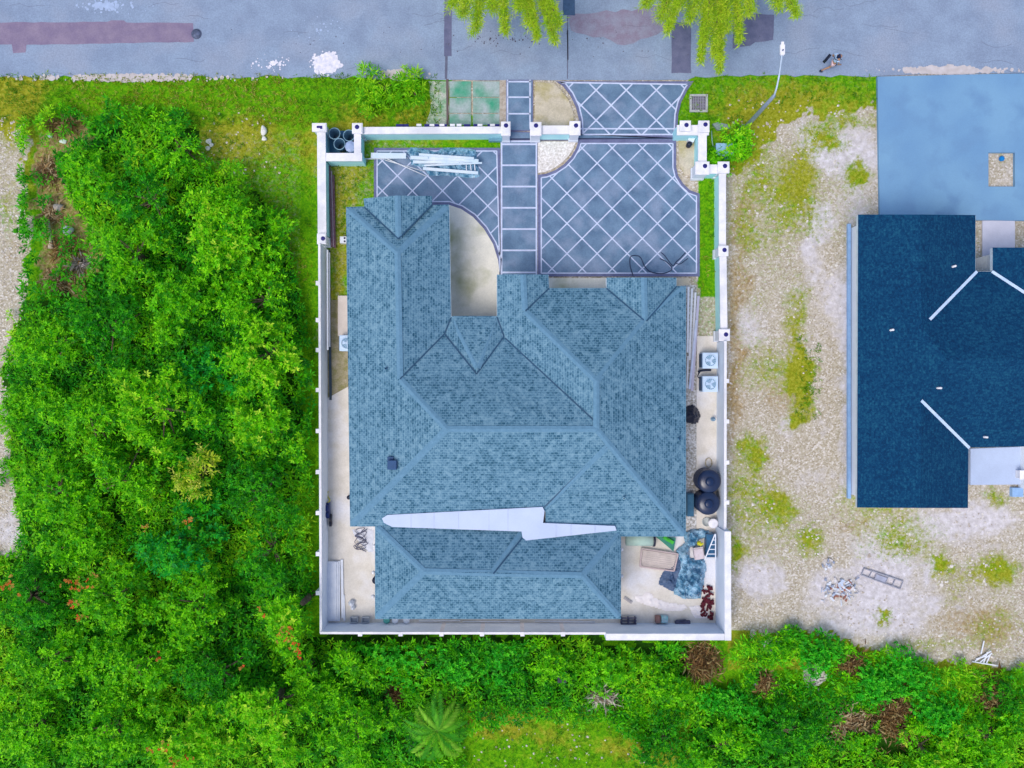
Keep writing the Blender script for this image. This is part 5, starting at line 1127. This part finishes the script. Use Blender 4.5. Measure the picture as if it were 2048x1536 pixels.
b = MB(); c = W(752,1161,.5); b.lathe((c[0]-.02,c[1],0),[(.2,0),(.2,.5),(0,.5)],12); tag(b.build('drain_pipe', black), 'black round vessel half under the left edge of the rear roof', 'vessel')
for x, y, lab in ((749,1092,'white wall lamp on the left side of the rear extension, uppermost'),(747,1145,'white wall box on the left side of the rear extension, middle one'),(746,1193,'white round fitting low on the left side of the rear extension'),(1243,1099,'white wall lamp on the right of the rear extension, upper'),(1243,1152,'white wall lamp on the right of the rear extension, lower')):
    c = W(x,y,2.4); b = MB(); b.lathe((c[0],c[1],2.3),[(.0,0),(.09,.02),(.1,.12),(.05,.2),(0,.2)],10); tag(b.build('wall_lamp', capm), lab, 'lamp', 'fittings on the rear extension')
# hose on the driveway
hm = mat('hose_dark', (.03,.05,.12), rough=.5)
b = MB(); b.tube(spline([W(x,y,.065) for x, y in [(1266,551),(1260,530),(1261,514),(1270,511),(1281,515),(1289,532),(1300,543),(1318,547),(1334,545),(1344,537),(1333,524),(1320,517)]], 6), .028, 6)
tag(b.build('hose', hm), 'dark hose looping over the lower right of the patterned driveway', 'hose')
b = MB(); b.tube(spline([W(x,y,.075) for x, y in [(1322,505),(1330,512),(1345,531),(1352,524),(1362,515),(1371,505)]], 6), .026, 6); b.tube(spline([W(x,y,.085) for x, y in [(1350,526),(1360,528),(1370,521),(1376,517)]], 5), .022, 6)
tag(b.build('hose', hm), 'short dark hose piece right of the looping hose on the driveway', 'hose')
# alcove pump
t = thing('water_pump', 'small white and black pump in the alcove of the stepped wall', 'pump', W(1381,282,.03)); c = W(1381,279,.3)
b = MB(); b.box((c[0]+.04,c[1]+.02,.25),(.34,.34,.4),-.4); b.build('casing', whiteb, t); b = MB(); b.lathe((c[0]-.06,c[1]-.26,.04),[(.15,0),(.15,.32),(.07,.38),(0,.38)],14); b.build('motor', black, t)
# blue utility box, slab and pole outside
t = thing('utility_box', 'pale blue metal utility box under the bright bush outside the stepped wall', 'utility box', W(1448,303,0)); c = W2(1450,299,.75)
b = MB(); b.box((c[0],c[1],.36),(.92,.62,.72)); b.build('cabinet', mat('box_blue', (.20,.38,.62), rough=.5), t); b = MB(); b.box((c[0],c[1],.74),(.98,.68,.05)); b.build('lid', mat('box_lid', (.30,.50,.78), (.26,.46,.74), scale=2, rough=.45), t)
b = MB(); b.prism([W2(*p) for p in [(1424,249),(1436,246),(1452,250),(1463,257),(1450,260),(1434,262)]], -.02, .14); tag(b.build('stone_slab', mat('grey_green_stone', (.30,.38,.36), (.20,.27,.26), scale=4, rough=1, fine=.15)), 'grey green stone slab in the grass beside the stepped wall', 'stone slab')
b = MB(); b.tube([W(1423,262,.1), W(1424,280,.25), W(1427,301,.08)], .03, 6); tag(b.build('pipe', mat('pale_green_pipe', (.35,.58,.52))), 'thin pale green pipe on the ground outside the stepped wall', 'pipe')
# street light
t = thing('street_lamp', 'tall grey street lamp leaning its arm out over the road', 'street lamp', (12.89,14.17,-.05))
pg = mat('galvanised', (.30,.36,.46), (.24,.30,.40), scale=6, rough=.45, metal=.4)
b = MB(); b.tube([(12.89,14.17,-.05),(12.89,14.17,.4),(12.89,14.17,3),(12.89,14.18,5.05)], [.15,.13,.11,.085], 12); b.lathe((12.89,14.17,-.02),[(.26,0),(.26,.06),(.12,.1)],12); b.build('pole', pg, t)
b = MB(); b.tube(spline([(12.89,14.18,5.0),(12.90,14.4,5.35),(12.96,15.0,5.6),(13.02,15.7,5.72),(13.05,16.0,5.74)], 5), .045, 9); b.build('arm', mat('arm_pale', (.52,.62,.76), rough=.4, metal=.2), t)
b = MB(); b.box((13.06,16.15,5.74),(.22,.46,.10),.0); b.box((13.07,16.42,5.73),(.13,.22,.08)); b.box((13.055,15.95,5.75),(.14,.16,.12)); lh = b.build('lamp_head', capm, t)
b = MB(); b.box((13.06,16.17,5.68),(.16,.34,.03)); b.build('lens', mat('lamp_lens', (.7,.72,.7), rough=.2), lh)
b = MB(); b.lathe((13.06,16.1,5.79),[(.04,0),(.04,.06),(0,.07)],8); b.build('photocell', mat('photocell', (.16,.2,.3)), lh)
# rubbish on the debris patch and lots
def bag(px, py, sx, sy, m, label, seed, h=.28, cat='bag', name='bag'):
    r = random.Random(seed); b = MB(); c = W(px, py, 0); n = 14; prof = [(1,0),(1.08,.25),(.95,.6),(.6,.88),(0,1)]; vs = []
    for (k, z) in prof:
        for j in range(n):
            a = 6.283*j/n; q = k*(1+.12*math.sin(3*a+seed)+r.uniform(-.07,.07)); vs.append((c[0]+sx*q*math.cos(a), c[1]+sy*q*math.sin(a), z*h+(r.uniform(-.02,.02) if z else -.01)))
    b.mesh(vs, [(i*n+j, i*n+(j+1) % n, (i+1)*n+(j+1) % n, (i+1)*n+j) for i in range(4) for j in range(n)], 0, True); return tag(b.build(name, m), label, cat)
wb = mat('white_bag', (.74,.78,.90), (.62,.66,.78), scale=5, rough=.5)
bag(137,461,.30,.24,wb,'white bag lying in the brown debris patch',1,.3); bag(528,262,.15,.27,mat('white_stone', (.86,.84,.80), rough=.9),'tall white lump on the lawn left of the wall corner',2,.22,'stone','stone'); bag(529,278,.13,.12,mat('white_stone', (.86,.84,.80), rough=.9),'small white lump just below the taller one on the lawn',3,.15,'stone','stone')
for i,(x,y,s_) in enumerate([(418,283,.16),(416,297,.13),(423,290,.12)]): bag(x,y,s_,s_*.9,mat('white_stone', (.86,.84,.80), rough=.9),('upper','lowest','middle')[i]+' pale stone of the trio at the edge of the olive lawn',5+i,.1,'stone','stone')
bag(211,482,.2,.16,mat('navy_rag', (.01,.05,.22), rough=.6),'small dark blue rag at the lower right of the debris patch',9,.2,'rag','rag'); bag(101,272,.12,.12,wb,'tiny white lump at the top of the debris patch',10,.15); bag(127,283,.2,.12,mat('pale_green_scrap', (.62,.74,.66), rough=.7),'pale green scrap right of the tiny white lump',11,.1,'scrap','scrap')
bag(172,530,.22,.13,mat('grey_rag', (.46,.42,.46), rough=.9),'grey rag at the right of the debris patch, below the dark leaves',12,.18,'rag','rag'); bag(118,415,.3,.2,mat('grey_rock', (.42,.38,.36), rough=.95, fine=.2),'grey brown rock above the white bag in the debris patch',13,.3,'rock','rock')
b = MB(); b.tube([W(97,438,.18), W(100,465,.2), W(102,486,.18), W(102,497,.17)], [.055,.075,.10,.17], 9); b.tube([W(99,452,.2), W(92,446,.2), W(88,450,.15)], .03, 6)
tag(b.build('log', mat('pale_log', (.60,.50,.40), (.42,.34,.26), scale=7, rough=.9, fine=.15)), 'pale bleached log that widens downward at the left of the debris patch', 'log')
def scraps(px, py, rx, ry, n, label, seed, cols, cat='rubble', name='rubble_heap', s0=.06, s1=.22):
    r = random.Random(seed); b = MB()
    c0 = W2(px, py); b.lathe((c0[0],c0[1],-.03),[(rx/36*.9,0),(rx/36*.6,.06),(0,.12)],14)
    for k in range(n):
        c = W2(px+r.gauss(0,.42)*rx, py+r.gauss(0,.42)*ry); b.box((c[0],c[1],.04+.12*r.random()), (r.uniform(s0,s1)*2, r.uniform(.03,.12), r.uniform(.02,.06)), r.uniform(0,3.14), r.randint(1,len(cols)), r.uniform(-.4,.4))
    ms = [mat('rubble_base', (.62,.58,.56), (.5,.46,.42), scale=6, rough=1, fine=.2)]+[mat('scrap_%s' % ''.join('%02x' % int(v*255) for v in c), c, rough=.8) for c in cols]
    return tag(b.build(name, ms), label, cat)
GB = [(.58,.66,.82),(.74,.78,.86),(.30,.34,.46),(.66,.62,.64)]
scraps(1682,1178,40,26,90,'heap of pale blue grey building scraps on the white sand of the right lot',1,GB+GB+[(.35,.16,.12)]); scraps(1655,1128,12,12,16,'small cluster of blue grey scraps above the large scrap heap',2,GB,s1=.12)
scraps(1545,1292,20,14,34,'pale rags on the green bank right of the wall corner',3,GB); scraps(1784,1308,13,14,18,'pale blue rag at the upper edge of the green bank',4,[(.55,.72,.84),(.74,.82,.88)]); scraps(1628,1350,26,24,40,'white broken rubble in the middle of the green bank',5,[(.74,.70,.66),(.6,.56,.52)])
bag(1793,1336,.14,.17,mat('pale_cyan_bag', (.55,.74,.84), rough=.5),'small pale blue bag under the pale blue rag',14,.2); bag(1511,1367,.13,.1,wb,'tiny white scrap left of the red-brown dead plant',15,.15,'scrap','scrap')
t = thing('stick_pile', 'white broken sticks in a fan at the lower right edge of the gravel', 'sticks', W(1975,1322,0))
for a, c in [((1944,1323),(1998,1332)),((1950,1322),(1982,1302)),((1958,1326),(1984,1306)),((1966,1328),(1975,1304)),((1972,1328),(1980,1310)),((1962,1308),(1968,1282)),((1952,1318),(1972,1312))]:
    b = MB(); b.beam(W(*a,.06), W(*c,.16), .06, .04); b.build('stick', whiteb, t)
t = thing('metal_frame', 'long grey ladder-like frame half sunk in sand beside the scrap heap', 'frame', W(1765,1158,0)); fm = mat('frame_grey', (.30,.30,.36), (.42,.42,.48), scale=4, rough=.8)
for a, c in [((1728,1137),(1806,1163)),((1722,1150),(1800,1178))]: b = MB(); b.beam(W(*a,.06), W(*c,.06), .06, .08); b.build('rail', fm, t)
for u in (0,.2,.34,.62,.8,1): b = MB(); b.beam(W(1728+78*u,1137+26*u,.07), W(1722+78*u,1150+28*u,.07), .04, .06); b.build('rung', fm, t)
b = MB(); b.prism([W2(1752,1148,.05),W2(1775,1156,.05),W2(1771,1166,.05),W2(1748,1158,.05)], 0, .05); b.build('plate', mat('plate_grey', (.42,.44,.56), rough=.7), t)
b = MB(); c = W(1123,1347,0); b.box((c[0],c[1],.3),(.5,.6,.55)); b.box((c[0],c[1],.59),(.42,.52,.03)); tag(b.build('crate', black), 'small black box sunk among the creepers below the bottom wall', 'box')
b = MB(); b.tube([W(818,1472,.1), W(832,1500,.35)], .24, 12); tag(b.build('concrete_pipe', mat('grey_pipe', (.26,.26,.34), (.18,.18,.22), scale=5, rough=.9)), 'grey stub of concrete pipe left of the palm', 'pipe')

# ------------------------------------------------------------------ person on the road
def skin_mesh(name, V, E_, Rr, m, parent, root=0, sub=1):
    me = bpy.data.meshes.new(name); me.from_pydata(V, E_, []); me.materials.append(m); o = link_mesh(name, me, parent)
    md = o.modifiers.new('skin', 'SKIN'); md.use_smooth_shade = True
    for i, r in enumerate(Rr):
        me.skin_vertices[0].data[i].radius = (r, r) if not isinstance(r, tuple) else r
    me.skin_vertices[0].data[root].use_root = True
    s = o.modifiers.new('sub', 'SUBSURF'); s.levels = sub; s.render_levels = sub; return o
pc = W(1655,137,.02); ps = thing('person', 'person walking on the road in a pale blue top, pinkish shorts and black shoes', 'person', pc, rz=math.radians(12))
skin_m = mat('skin', (.42,.24,.16), (.38,.21,.14), rough=.6)
V = [(0,0,.95),(0,0,1.12),(.01,0,1.32),(.02,0,1.44),(.03,0,1.53),(.05,0,1.62),(.06,0,1.70)]; E_ = [(0,1),(1,2),(2,3),(3,4),(4,5),(5,6)]; Rr = [.14,.12,.135,.10,.052,(.085,.10),.075]
def chain(start, pts, rs):
    k = start
    for p, r in zip(pts, rs): V.append(p); Rr.append(r); E_.append((k, len(V)-1)); k = len(V)-1
    return k
chain(0, [(.02,.10,.86),(.20,.10,.50),(.30,.10,.11),(.42,.10,.05)], [.095,.062,.042,.035])
chain(0, [(-.02,-.10,.86),(-.10,-.10,.50),(-.44,-.10,.24),(-.40,-.10,.10)], [.095,.062,.042,.035])
for s_, el, wr in ((1, (-.10,.30,1.12), (.02,.33,.88)), (-1, (.06,-.27,1.12), (.26,-.24,1.02))):
    k = chain(3, [(0,.19*s_,1.41), el, wr, (wr[0]+.04, wr[1], wr[2]-.07)], [.062,.044,.030,.034])
    b0 = V[k]
    for j, (dy, ln) in enumerate(((-.03,.07),(-.012,.08),(.008,.078),(.026,.062))): chain(k, [(b0[0]+.02,b0[1]+dy,b0[2]-ln*.5),(b0[0]+.03,b0[1]+dy,b0[2]-ln)], [.010,.008])
    chain(k, [(b0[0]+.05,b0[1]-.02*s_,b0[2]+.02)], [.010])
chain(5, [(.145,0,1.62)], [.016]); chain(5, [(.05,.10,1.62)], [.02]); chain(5, [(.05,-.10,1.62)], [.02])
skin_mesh('body', V, E_, Rr, skin_m, ps)
skin_mesh('shirt', [(0,0,1.02),(0,0,1.2),(.01,0,1.34),(.02,0,1.44),(-.0,.20,1.42),(-.06,.27,1.24),(-.0,-.20,1.42),(.03,-.25,1.24)], [(0,1),(1,2),(2,3),(3,4),(4,5),(3,6),(6,7)], [.16,.15,.165,.13,.085,.07,.085,.07], mat('pale_blue_cloth', (.42,.60,.88), rough=.9), ps)
skin_mesh('shorts', [(0,0,1.0),(0,0,.9),(.04,.10,.80),(.14,.10,.62),(-.03,-.10,.80),(-.07,-.10,.62)], [(0,1),(1,2),(2,3),(1,4),(4,5)], [.165,.165,.125,.10,.125,.10], mat('pink_cloth', (.68,.50,.58), rough=.9), ps)
for xs_, ys_, zs_ in ((.36,.10,.05),(-.42,-.10,.10)):
    b = MB(); b.box((xs_,ys_,zs_),(.28,.10,.08),0,0,0 if zs_ < .07 else -.9); b.box((xs_-.03,ys_,zs_+.05),(.16,.09,.07)); b.build('shoe', black, ps, local=True)
skin_mesh('hair', [(.04,0,1.70),(-.01,0,1.69),(-.07,0,1.60),(-.09,0,1.46)], [(0,1),(1,2),(2,3)], [.135,.135,.09,.06], mat('dark_hair', (.01,.02,.07), rough=.7), ps)
b = MB(); b.tube([(.14,-.14,1.46),(.17,-.02,1.30),(.10,.16,1.08)], .022, 6); b.tube([(-.06,-.16,1.5),(-.15,0,1.36),(-.02,.2,1.1)], .022, 6); b.build('strap', black, ps, local=True)
bc = W(1654,117,1.0); bg_ = thing('shoulder_bag', 'black bag carried at the side of the person on the road', 'bag', (bc[0],bc[1],.85), rz=math.radians(50))
b = MB(); b.box((0,0,.14),(.42,.15,.30)); b.box((0,0,.30),(.36,.11,.04)); b.build('pouch', black, bg_, local=True); b = MB(); b.tube(spline([(-.16,0,.28),(-.08,0,.5),(.08,0,.5),(.16,0,.28)], 5), .015, 6); b.build('handle', black, bg_, local=True)
# small dark openings and skirting at the foot of the left wall
m = MB(); m.prism([W2(655,500),W2(660,500),W2(664,800),W2(659,800)], -.02, .04); tag(m.build('wall_gutter', mat('dark_gutter', (.06,.09,.12), rough=.9)), kind='structure')
